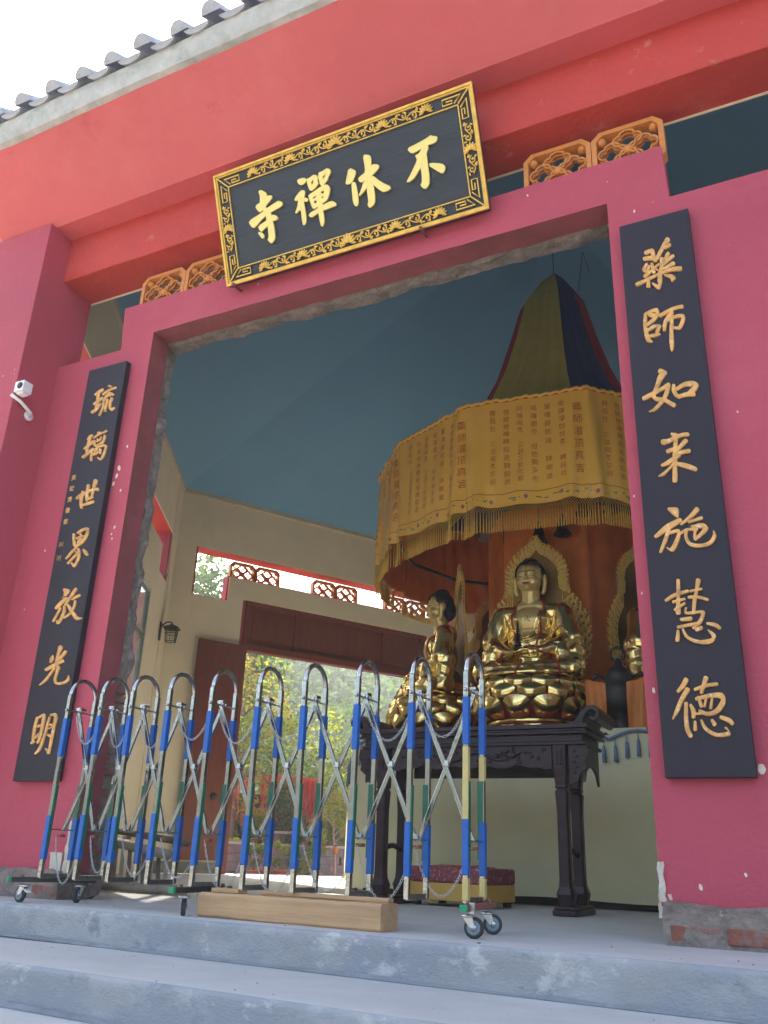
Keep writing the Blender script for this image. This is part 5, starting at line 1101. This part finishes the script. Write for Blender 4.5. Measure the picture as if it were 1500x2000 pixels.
def leg(x, y, name='leg'):
    b = MB(); prof_ = [(.055, .06), (.058, .10), (.066, .14), (.048, .19), (.044, .24), (.043, .70), (.048, .80), (.052, .85), (.040, .87), (.052, .885), (.046, .90), (.052, .95), (.062, 1.0), (.068, 1.19)]
    vs = []
    for r_, z in prof_:
        for (sx, sy) in ((-1, -.7), (-.7, -1), (.7, -1), (1, -.7), (1, .7), (.7, 1), (-.7, 1), (-1, .7)): vs.append((x+sx*r_, y+sy*r_, z))
    n = len(prof_); b.add(vs, [(i*8+k, i*8+(k+1) % 8, (i+1)*8+(k+1) % 8, (i+1)*8+k) for i in range(n-1) for k in range(8)]); b.add(vs[:8], [tuple(range(8))[::-1]]); b.add(vs[-8:], [tuple(range(8))])
    return b.build(name, M['wood_d'], tb_, bevel=.003)
LX0, LX1, LY0, LY1 = TX0+.21, TX1-.235, TY0+.10, TY1-.10
for x in (LX0, LX1):
    for y in (LY0, LY1): leg(x, y)
    b = MB(); b.box(x-.085, x+.085, LY0-.10, LY1+.10, 0, .035); b.box(x-.075, x+.075, LY0-.09, LY1+.09, .036, .06); b.build('foot_plank', M['wood_d'], tb_, bevel=.006)
    b = MB(); b.tube([(x, LY0, .40), (x, LY0+.12, .43), (x, (LY0+LY1)/2, .44), (x, LY1-.12, .43), (x, LY1, .40)], .022, 6); b.build('stretcher', M['wood_d'], tb_)
    b = MB(); b.box(x-.024, x+.024, LY0-.076, LY0-.066, 1.02, 1.16); b.tube([(x-.012, LY0-.078, 1.04), (x-.012, LY0-.078, 1.14), (x+.012, LY0-.078, 1.14), (x+.012, LY0-.078, 1.04)], .003, 4, closed=True); b.build('leg_panel', M['wood_d'], tb_)
for s, x in ((-1, LX0-.07), (1, LX1+.07)):
    b = MB(); P = [(x, 1.19), (x+s*.14, 1.19), (x+s*.15, 1.12), (x+s*.12, 1.07), (x+s*.13, 1.02), (x+s*.08, .98), (x+s*.06, .93), (x+s*.01, .90), (x, .90)]; b.prism(P, TY0+.05, TY0+.075)
    for i in range(5): b.tube([(x+s*(.04+.02*(i % 2)+.014*(1-j/7)*cos(j)), TY0+.048, 1.14-.04*i+.014*(1-j/7)*sin(j)) for j in range(7)], .004, 4)
    b.build('bracket', M['wood_d'], tb_, fixn=True)
b = MB(); P = [(TY0+.07, 1.19), (TY1-.07, 1.19), (TY1-.07, .92), (TY1-.13, 1.0), (TY1-.2, 1.03), ((TY0+TY1)/2, 1.05), (TY0+.2, 1.03), (TY0+.13, 1.0), (TY0+.07, .92)]
for x in (TX0+.05, TX1-.07): b.prism(P, x, x+.02, axis='x')
b.prism([(x_, z_) for x_, z_ in ((TX0+.3, 1.19), (TX1-.3, 1.19), (TX1-.3, .99), (TX0+.3, .99))], TY1-.09, TY1-.07); b.build('side_apron', M['wood_d'], tb_, fixn=True)
# kneeler
kn = empty('kneeling_stool', (1.97, 2.40, 0), RAD(-10), 'low kneeling stool covered in maroon brocade over a yellow band', 'kneeling stool')
b = MB(); b.box(-.36, .36, -.24, .24, .04, .17); b.build('yellow_band', M['boxyel'], kn, bevel=.008)
b = MB(); b.box(-.365, .365, -.245, .245, .171, .29); b.ell((0, 0, .288), (.33, .21, .02), n=20, m=6); b.build('brocade_cover', M['maroon'], kn, bevel=.02)
b = MB(); b.tube([(-.16, -.1, .306), (.16, -.1, .306), (.16, .1, .306), (-.16, .1, .306)], .006, 5, closed=True); b.box(-.12, .12, -.07, .07, .300, .308); b.build('top_motif', M['boxyel'], kn)
for sx in (-1, 1):
    for sy in (-1, 1): b = MB(); b.box(sx*.31-.025, sx*.31+.025, sy*.19-.025, sy*.19+.025, 0, .04); b.build('foot', M['dark'], kn)

# ------------------------------------------------------------ wall lantern, camera, stacked frames
LM = FL@Matrix.Translation((S/2*-1+.42, .001, 3.62))   # near the back corner of the left wall
wl = empty('wall_lantern', (0, 0, 0), 0, 'black carriage wall lantern with glass panes near the inside corner', 'wall lantern'); wl.matrix_world = LM
b = MB(); b.box(-.05, .05, 0, .022, -.17, .12); b.tube([(0, .02, .06), (0, .10, .13), (0, .17, .13), (0, .19, .10)], .012, 8); b.build('bracket', M['dark'], wl, bevel=.003)
b = MB(); Q = Matrix.Translation((0, .19, 0)); vs = []
for z, w in ((.10, .015), (.085, .03), (.03, .125), (.022, .125)): vs += [(sx*w, .19+sy*w, z) for sx, sy in ((-1, -1), (1, -1), (1, 1), (-1, 1))]
b.add(vs, [(i*4+k, i*4+(k+1) % 4, (i+1)*4+(k+1) % 4, (i+1)*4+k) for i in range(3) for k in range(4)]+[(0, 1, 2, 3), (12, 15, 14, 13)]); b.build('lantern_roof', M['dark'], wl)
b = MB()
for sx, sy in ((-1, -1), (1, -1), (1, 1), (-1, 1)): b.bar((sx*.09, .19+sy*.09, .02), (sx*.07, .19+sy*.07, -.19), .011)
for z, w in ((-.19, .07), (-.06, .083), (.015, .09)):
    for k in range(4):
        p = [(-1, -1), (1, -1), (1, 1), (-1, 1)][k]; q = [(1, -1), (1, 1), (-1, 1), (-1, -1)][k]; b.bar((p[0]*w, .19+p[1]*w, z), (q[0]*w, .19+q[1]*w, z), .010)
for sx, sy in ((0, -1), (1, 0), (0, 1), (-1, 0)): b.bar((sx*.09, .19+sy*.09, .02), (sx*.07, .19+sy*.07, -.19), .006)
b.build('lantern_cage', M['dark'], wl)
for k, (sx, sy) in enumerate(((0, -1), (1, 0), (0, 1), (-1, 0))):
    b = MB(); c0, c1 = .086, .067; t_ = (-sy, sx); b.add([(sx*c0-t_[0]*c0, .19+sy*c0-t_[1]*c0, .015), (sx*c0+t_[0]*c0, .19+sy*c0+t_[1]*c0, .015), (sx*c1+t_[0]*c1, .19+sy*c1+t_[1]*c1, -.185), (sx*c1-t_[0]*c1, .19+sy*c1-t_[1]*c1, -.185)], [(0, 1, 2, 3)]); b.build('pane', M['glass'], wl)
b = MB(); cpts = [FL@Vector((-S/2+.42-.05, .004, 3.76+.0)), FL@Vector((-S/2+.30, .012, 4.05)), FL@Vector((-S/2+.34, .010, 4.5)), FL@Vector((-S/2+.7, .012, 4.62)), FL@Vector((-S/2+.75, .01, 5.2))]; b.tube(crom([list(p) for p in cpts], 8), .006, 5)
o = b.build('cable', M['grey']); tag(o, 'thin cable running up the inside corner to the wall lantern', 'cable')
sc_ = empty('security_camera', (-1.075, -.22, 3.82), 0, 'small white security camera on an angled bracket at the left column', 'security camera')
b = MB(); b.lathe([(.045, 0), (.045, .012), (.03, .018)], 16, M=Matrix.Rotation(pi/2, 4, 'Y')); b.tube([(0.01, 0, 0), (.05, -.02, .01), (.02, -.12, .08), (-.02, -.20, .12)], .016, 8); b.build('bracket', M['white'], sc_)
b = MB(); b.box(.03, .14, -.22, -.12, .12, .22); b.box(.045, .125, -.20, -.13, .105, .12); b.build('housing', M['white'], sc_, bevel=.012)
b = MB(); b.lathe([(.03, 0), (.03, .006), (.01, .012)], 14, c=(.10, -.221, .17), M=Matrix.Rotation(pi/2, 4, 'X')); b.build('lens', M['dark'], sc_)
# old frames and poles stacked against the left wall
po = empty('stacked_wooden_frame', (-.75, 1.6, 0), 0, 'old slatted wooden frame propped on poles behind the left end of the barrier', 'wooden frame')
b = MB(); b.tube([(-.62, .05, .42), (.35, -.05, .30)], .042, 10); b.build('pole', M['barkpale'], po)
b = MB(); b.tube([(-.55, .12, .50), (.42, .10, .40)], .030, 10); b.build('pole', M['bark'], po)
b = MB(); b.tube([(-.75, -.22, .035), (.75, -.28, .035)], .034, 10); b.build('pole', M['barkpale'], po)
b = MB(); b.bar((-.62, -.10, .055), (.55, -.16, .055), .05, .03); b.build('pole', M['barkpale'], po, bevel=.004)
for i in range(12):
    x = -.62+.082*i; b = MB(); b.bar((x, .0, .40-.010*i), (x+.17, -.17, .05), .034, .014); b.build('slat', M['barkpale' if i % 2 else 'bark'], po, bevel=.002)
# ------------------------------------------------------------ courtyard, garden and hill behind the back left wall
DO = Vector((-.8660254, .5, 0)); LO = Vector((.5, .8660254, 0)); c2 = hexpt(S, 5); NB = hexpt(S, 5)
B0 = hexpt(S, 4)  # not used for placing
ORG = Vector((2-S, .25+.8660254*S, 0))   # back corner shared by left and back left walls
def G(u, d, z=0): p = ORG+LO*u+DO*d; return Vector((p.x, p.y, z))
CT = -.22
b = MB(); q = [G(-6, .3), G(14, .3), G(14, 4.6), G(-6, 4.6)]; b.prism([p[:2] for p in q], GZ-.02, CT, axis='z'); tag(b.build('paving', M['ground'], fixn=True), kind='structure')
q = [G(-60, 4.6), G(90, 4.6), G(90, 60), G(-60, 60)]; b = MB(); b.prism([p[:2] for p in q], GZ-.02, CT-.05, axis='z'); tag(b.build('garden_soil', M['ground'], fixn=True), kind='structure')
def blob_leaves(b, c, R, n, size, rnd, mats, flat=.0, hole=.25, nclump=None):
    c = Vector(c); R = Vector(R); nclump = nclump or max(5, n//95); cl = []
    for i in range(nclump):
        while True:
            p = Vector((rnd.uniform(-1, 1), rnd.uniform(-1, 1), rnd.uniform(-1, 1)))
            if .35 < p.length < 1: break
        cl.append((Vector((p.x*R.x, p.y*R.y, p.z*R.z)), rnd.uniform(.28, .5), rnd.choice(mats)))
    for i in range(n):
        cc, r_, m = cl[rnd.randrange(nclump)]; d = Vector((rnd.gauss(0, 1), rnd.gauss(0, 1), rnd.gauss(0, 1))); d = d.normalized()*rnd.random()**.4
        p = c+cc+Vector((d.x*R.x, d.y*R.y, d.z*R.z))*r_
        a = Vector((rnd.gauss(0, 1), rnd.gauss(0, 1), rnd.gauss(0, .7))).normalized(); e = a.cross(Vector((rnd.gauss(0, 1), rnd.gauss(0, 1), rnd.gauss(0, 1)))).normalized(); s = size*rnd.uniform(.6, 1.3)
        b.add([p-a*s, p-e*s*.42, p+a*s, p+e*s*.42], [(0, 1, 2, 3)], m if rnd.random() < .85 else rnd.choice(mats))
def tree(name, u, d, h, crown, label, mats, cat='tree', leaves=2600, size=.05, trunk_h=.45, tr=.06, lean=0, group='trees and shrubs behind the hall', z0=CT, bark='bark', seed=1, clumps=None):
    rnd = random.Random(seed); e_ = empty(name, G(u, d, z0), 0, label, cat, group)
    b = MB(); top = Vector((lean, 0, h*.9)); pts = [Vector((lean*t*t+.03*sin(t*5+seed), .03*sin(t*7), h*.9*t)) for t in [i/8 for i in range(9)]]
    b.tube(pts, [tr*(1.1-.95*i/8) for i in range(9)], 8)
    for i in range(7 if leaves > 800 else 4):
        t = trunk_h+(.85-trunk_h)*i/6; p = Vector((lean*t*t, 0, h*.9*t)); a = rnd.uniform(0, 2*pi); l = crown[0]*rnd.uniform(.5, .85)
        q = p+Vector((cos(a)*l, sin(a)*l, l*rnd.uniform(.4, .9))); b.tube([p, p.lerp(q, .5)+Vector((0, 0, .04)), q], [tr*.45, tr*.3, tr*.1], 6)
    b.build('trunk', M[bark], e_)
    b = MB(); blob_leaves(b, (lean*.8, 0, h-crown[2]*.9), crown, leaves, size, rnd, list(range(len(mats))), nclump=clumps)
    b.build('crown', [M[m] for m in mats], e_); return e_
tree('broadleaf_tree', 3.9, 5.2, 5.0, (1.1, 1.1, 2.1), 'tall yellow green tree at the left edge of the open back doorway', ['leaf_y', 'leaf_y', 'leaf_g', 'leaf_o'], leaves=3000, size=.07, seed=3, tr=.08)
tree('broadleaf_tree', 5.3, 6.2, 3.9, (.95, .9, 1.35), 'loose yellow green tree in the middle of the open back doorway', ['leaf_y', 'leaf_g', 'leaf_y'], leaves=2000, size=.07, seed=5, trunk_h=.55)
tree('broadleaf_tree', 6.9, 6.0, 3.8, (1.15, 1.1, 1.45), 'yellow green tree just left of the altar table seen through the back doorway', ['leaf_y', 'leaf_g'], leaves=2200, size=.07, seed=8, trunk_h=.55)
tree('broadleaf_tree', 8.9, 7.5, 3.4, (1.3, 1.3, 1.3), 'green tree low behind the altar table end', ['leaf_g', 'leaf_y'], leaves=2500, size=.08, seed=9)
tree('conifer', 5.0, 4.5, 2.05, (.42, .42, .85), 'dark green feathery conifer behind the low stone wall', ['leaf_d', 'leaf_g'], leaves=3200, size=.045, seed=11, trunk_h=.2)
tree('shrub', 4.35, 4.5, 1.45, (.45, .4, .42), 'bright green shrub left of the dark conifer', ['leaf_y', 'leaf_g'], leaves=1500, size=.05, seed=12, tr=.03)
tree('shrub', 4.95, 3.5, .95, (.38, .38, .45), 'fresh green bush in front of the low stone wall', ['leaf_g', 'leaf_y'], leaves=1600, size=.045, seed=13, tr=.03)
tree('small_tree', 5.62, 3.6, 2.15, (.62, .6, .65), 'small pale barked tree with forked branches and an orange lantern', ['leaf_g', 'leaf_y'], leaves=1900, size=.05, trunk_h=.42, tr=.035, seed=14, bark='barkpale')
tree('shrub', 6.5, 4.6, 1.9, (.6, .45, .6), 'yellow green shrub right of the small pale barked tree', ['leaf_y', 'leaf_g'], leaves=2200, size=.05, seed=17, tr=.03)
tree('large_tree', 6.0, 14, 9.9, (2.6, 2.6, 3.0), 'big round tree filling the square gap at the left of the back frieze', ['leaf_h', 'leaf_g'], leaves=7000, size=.17, seed=21, tr=.2)
tree('large_tree', -3.5, 16, 8.5, (2.8, 2.8, 3.0), 'tree outside the left wall window', ['leaf_h', 'leaf_g'], leaves=3000, size=.2, seed=22, tr=.2)
# broad leaved plant in front
e_ = empty('banana_plant', G(3.65, 4.3, CT+.55), 0, 'light green plant with broad arching leaves beside the red ribbons', 'plant')
for i in range(9):
    a = 2*pi*i/9+.3; b = MB(); vs = []
    for j in range(8):
        t = j/7; c = Vector((cos(a)*.42*t, sin(a)*.42*t, .62*t-.35*t*t)); w = .07*sin(pi*(.08+.9*t)); s_ = Vector((-sin(a), cos(a), 0)); vs += [c-s_*w+Vector((0, 0, .02)), c, c+s_*w+Vector((0, 0, .02))]
    b.add(vs, [(j*3+k, j*3+k+1, j*3+k+4, j*3+k+3) for j in range(7) for k in range(2)], 0, True); b.build('leaf', M['leaf_y'], e_)
# low stone wall of stacked blocks
lw = empty('low_stone_wall', (0, 0, 0), 0, 'low grey stone garden wall with a coping behind the pot plants', 'garden wall')
base = MB(); base.box(-.24, .24, -.1, .1, -.085, .085); st_ = base.build('stone', M['grey'], lw, bevel=.012); first = True
RW = Matrix(((LO.x, -DO.x, 0, 0), (LO.y, -DO.y, 0, 0), (0, 0, 1, 0), (0, 0, 0, 1)))
for r_ in range(4):
    u = 2.2+(.24 if r_ % 2 else 0)
    while u < 9.4:
        w = random.uniform(.8, 1.15); p = G(u, 4.05+random.uniform(-.012, .012), CT+.09+.175*r_); mm = Matrix.Translation(p)@RW@Matrix.Rotation(random.uniform(-.02, .02), 4, 'Z')@Matrix.Diagonal((w, 1, 1, 1))
        if first: st_.matrix_local = mm; first = False
        else: o = st_.copy(); COL.objects.link(o); o.parent = lw; o.matrix_local = mm
        u += .49*w+.01
b = MB(); b.box(2.0, 9.6, -.13, .13, 0, .05); o = b.build('coping', M['tread'], lw, bevel=.01); o.matrix_local = Matrix.Translation(G(0, 4.05, CT+.70))@RW
k_ = MB(); k_.box(-1, 8.2, -.08, .08, 0, .10); o = k_.build('kerb', M['grey'], bevel=.01); o.matrix_world = Matrix.Translation(G(0, 3.25, CT))@RW; tag(o, kind='structure')
b = MB(); b.box(-1, 8.2, -.4, .3, 0, .06); o = b.build('planting_bed', M['ground']); o.matrix_world = Matrix.Translation(G(0, 3.62, CT))@RW; tag(o, kind='structure')
# flower pots
pot0 = None
for i, (u, d, s, lab) in enumerate(((3.42, 2.95, .9, 'leftmost terracotta flower pot at the foot of the garden kerb'), (3.68, 3.0, .95, 'second terracotta pot, touching the leftmost pot'), (3.98, 2.9, 1.0, 'terracotta flower pot standing apart to the right of the other pots'))):
    if i == 0:
        e_ = empty('flower_pot', (0, 0, 0)); b = MB(); b.lathe([(.10, 0), (.13, .22), (.15, .225), (.15, .26), (.125, .26), (.12, .22)], 20); b.build('pot', M['terra'], e_)
        b = MB(); rnd = random.Random(4); blob_leaves(b, (0, 0, .55), (.26, .26, .26), 420, .04, rnd, [0, 1]); b.build('foliage', [M['leaf_y'], M['leaf_g']], e_)
        b = MB(); [b.tube([(0, 0, .2), (.05*cos(a), .05*sin(a), .4), (.15*cos(a), .15*sin(a), .6)], [.008, .006, .003], 5) for a in (0, 2, 4)]; b.build('stem', M['bark'], e_); pot0 = e_
    else: e_ = copy_tree(pot0)
    e_.location = G(u, d, CT); e_.scale = (s, s, s); e_.rotation_euler = (0, 0, i*1.3); tag(e_, lab, 'flower pot', 'terracotta flower pots')
e_ = empty('paper_lantern', G(5.60, 3.50, CT+.66), 0, 'small orange lantern hanging on the pale barked tree', 'lantern'); b = MB(); b.ell((0, 0, 0), (.055, .055, .085), n=14, m=9); b.build('lantern_body', M['glow'], e_); b = MB(); b.lathe([(.025, .08), (.025, .10)], 10); b.build('rim', M['dark'], e_)
# wish ribbons on ropes between posts in front of a dark red fence
fn = empty('red_fence', (0, 0, 0), 0, 'dark red board fence behind the hanging red ribbons', 'fence'); bd = MB(); bd.box(-.14, .14, -.015, .015, 0, 1.75); bo = bd.build('fence_board', M['darkred'], fn); first = True
for i in range(15):
    mm = Matrix.Translation(G(2.4+.29*i, 6.0+.01*(i % 2), CT+.1))@RW
    if first: bo.matrix_local = mm; first = False
    else: o = bo.copy(); COL.objects.link(o); o.parent = fn; o.matrix_local = mm
rr = empty('ribbon_rack', (0, 0, 0), 0, 'rope rack hung densely with long red wish ribbons', 'ribbon rack'); b = MB()
for zz, dd in ((1.90, 4.95), (1.98, 5.15)): b.tube([G(3.6, dd, zz+.08), G(4.9, dd, zz+.02), G(6.3, dd, zz+.08)], .012, 5)
for u in (3.6, 6.3): b.tube([G(u, 5.05, CT), G(u, 5.05, 2.1)], .03, 8)
b.build('rope', M['bark'], rr); b = MB(); rnd = random.Random(2)
for i in range(620):
    u = rnd.choice((rnd.uniform(4.75, 5.3), rnd.uniform(5.25, 5.95), rnd.uniform(4.6, 6.0))) if i > 40 else rnd.uniform(3.7, 6.1); dd = rnd.uniform(4.9, 5.2); z = 1.96+rnd.uniform(-.05, .06); l = rnd.uniform(.45, 1.0); w = rnd.uniform(.016, .03); vs = []; a = rnd.uniform(0, pi); t_ = LO*cos(a)+DO*sin(a)
    for j in range(6): c = G(u, dd, z-l*j/5)+LO*(.03*noise.noise((i*.7, j*.5, 0))*j); vs += [c-t_*w, c+t_*w]
    b.add(vs, [(2*j, 2*j+1, 2*j+3, 2*j+2) for j in range(5)], 0, True)
tag(b.build('ribbons', M['ribbon'], rr), kind='stuff')
for i, (u, z) in enumerate(((4.1, 1.25), (4.45, 1.15), (4.0, 1.0))):
    b = MB(); b.box(-.10, .10, -.004, .004, -.13, .13); b.tube([(0, 0, .13), (0, 0, .6)], .003, 4); o = b.build('wish_card', M['terra']); o.matrix_world = Matrix.Translation(G(u, 4.8, z))@RW; tag(o, ['pale red wish card hanging right of the door leaf, upper one', 'pale red wish card hanging nearest the ribbons', 'pale red wish card hanging lowest by the door leaf'][i], 'wish card', 'wish cards by the ribbons')
tb2 = empty('garden_table', G(4.55, 4.3, CT), 0, 'stone garden table between the pots and the conifer', 'garden table'); b = MB(); b.box(-.5, .5, -.3, .3, .95, 1.0); b.build('tabletop', M['grey'], tb2); b = MB(); b.lathe([(.15, 0), (.2, .3), (.16, .6), (.2, .95)], 14); b.build('pedestal', M['bark'], tb2)
# small tiled roof beyond
pv = empty('pavilion', G(12.9, 14, CT+.7), RAD(20), 'small red roofed pavilion beyond the garden trees', 'pavilion'); b = MB(); b.prism([(-1.6, 2.4), (1.6, 2.4), (0, 3.1)], -1.4, 1.4); b.build('roof', M['terra'], pv, fixn=True)
for sx in (-1.2, 1.2):
    for sy in (-1.1, 1.1): b = MB(); b.tube([(sx, sy, 0), (sx, sy, 2.4)], .08, 8); b.build('post', M['darkred'], pv)
# forested hill
def hz(u, d):
    t = max(0, (d-16)/60); cr = 20.5+7*exp(-((u+12)/14)**2)+2.0*sin(u*.11)+1.5*noise.noise((u*.06, 1, 0)); return CT-.3+min(1, t)**.85*cr+1.2*noise.noise((u*.12, d*.12, 3))*min(1, t*3)
b = MB(); vs = []; nu, nd = 90, 40
for j in range(nd+1):
    for i in range(nu+1): u, d = -80+230*i/nu, 15+95*j/nd; vs.append(G(u, d, hz(u, d)))
b.add(vs, [(j*(nu+1)+i, j*(nu+1)+i+1, (j+1)*(nu+1)+i+1, (j+1)*(nu+1)+i) for j in range(nd) for i in range(nu)], 0, True); tag(b.build('hillside', M['hill']), kind='structure')
b = MB(); rnd = random.Random(5)
for i in range(1700):
    u, d = rnd.uniform(-35, 95), 18+62*rnd.random()**.8
    r_ = rnd.uniform(1.0, 2.1)*(1+.004*d); h = r_*rnd.uniform(1.0, 1.7); c = G(u, d, hz(u, d)+h*.9); m = rnd.choice((0, 0, 1, 2))
    near = (0 < u < 60)
    for k in range(60 if near else 12):
        dv = Vector((rnd.gauss(0, 1), rnd.gauss(0, 1), rnd.gauss(0, 1))).normalized()*(rnd.random()**.35); p = c+Vector((dv.x*r_, dv.y*r_, dv.z*h)); s = (.30 if near else .6)*rnd.uniform(.7, 1.3)*(.6+d*.012)
        a = Vector((rnd.gauss(0, 1), rnd.gauss(0, 1), rnd.gauss(0, .6))).normalized(); e = a.cross(dv+Vector((.01, .02, .03))).normalized(); b.add([p-a*s, p-e*s*.6, p+a*s, p+e*s*.6], [(0, 1, 2, 3)], m)
tag(b.build('hillside_forest', [M['leaf_h'], M['leaf_g'], M['leaf_d']]), kind='stuff')
# unseen wooded slopes, added for dark reflections in the steel and less low sky
b = MB(); vs = []; na, nr = 96, 14
for j in range(nr+1):
    for i in range(na+1):
        a = RAD(-205+230*i/na); r = 26+70*j/nr; t = j/nr; x, y = 2+cos(a)*r, 0+sin(a)*r
        vs.append((x, y, GZ-.2+max(0, t)**.8*19*(1+.25*sin(a*3.1)+.1*noise.noise((x*.05, y*.05, 0)))*min(1, max(0, (i)/6))*min(1, (na-i)/6)+1.6*noise.noise((x*.3, y*.3, 2))*min(1, t*6)))
b.add(vs, [(j*(na+1)+i, j*(na+1)+i+1, (j+1)*(na+1)+i+1, (j+1)*(na+1)+i) for j in range(nr) for i in range(na)], 0, False); tag(b.build('added_wooded_slope', M['addedwood']), kind='structure')
# thin sunlit haze over the valley
hm = bpy.data.materials.new('haze_air'); hm.use_nodes = True; hn = hm.node_tree; hn.nodes.remove(hn.nodes['Principled BSDF']); pvn = hn.nodes.new('ShaderNodeVolumePrincipled')
pvn.inputs['Color'].default_value = (.9, .95, .95, 1); pvn.inputs['Density'].default_value = HAZE; pvn.inputs['Anisotropy'].default_value = .3
hn.links.new(pvn.outputs[0], hn.nodes['Material Output'].inputs['Volume'])
if HAZE > 0:
    b = MB(); b.box(-190, 140, -60, 200, -3, 45); tag(b.build('haze', hm), kind='stuff')
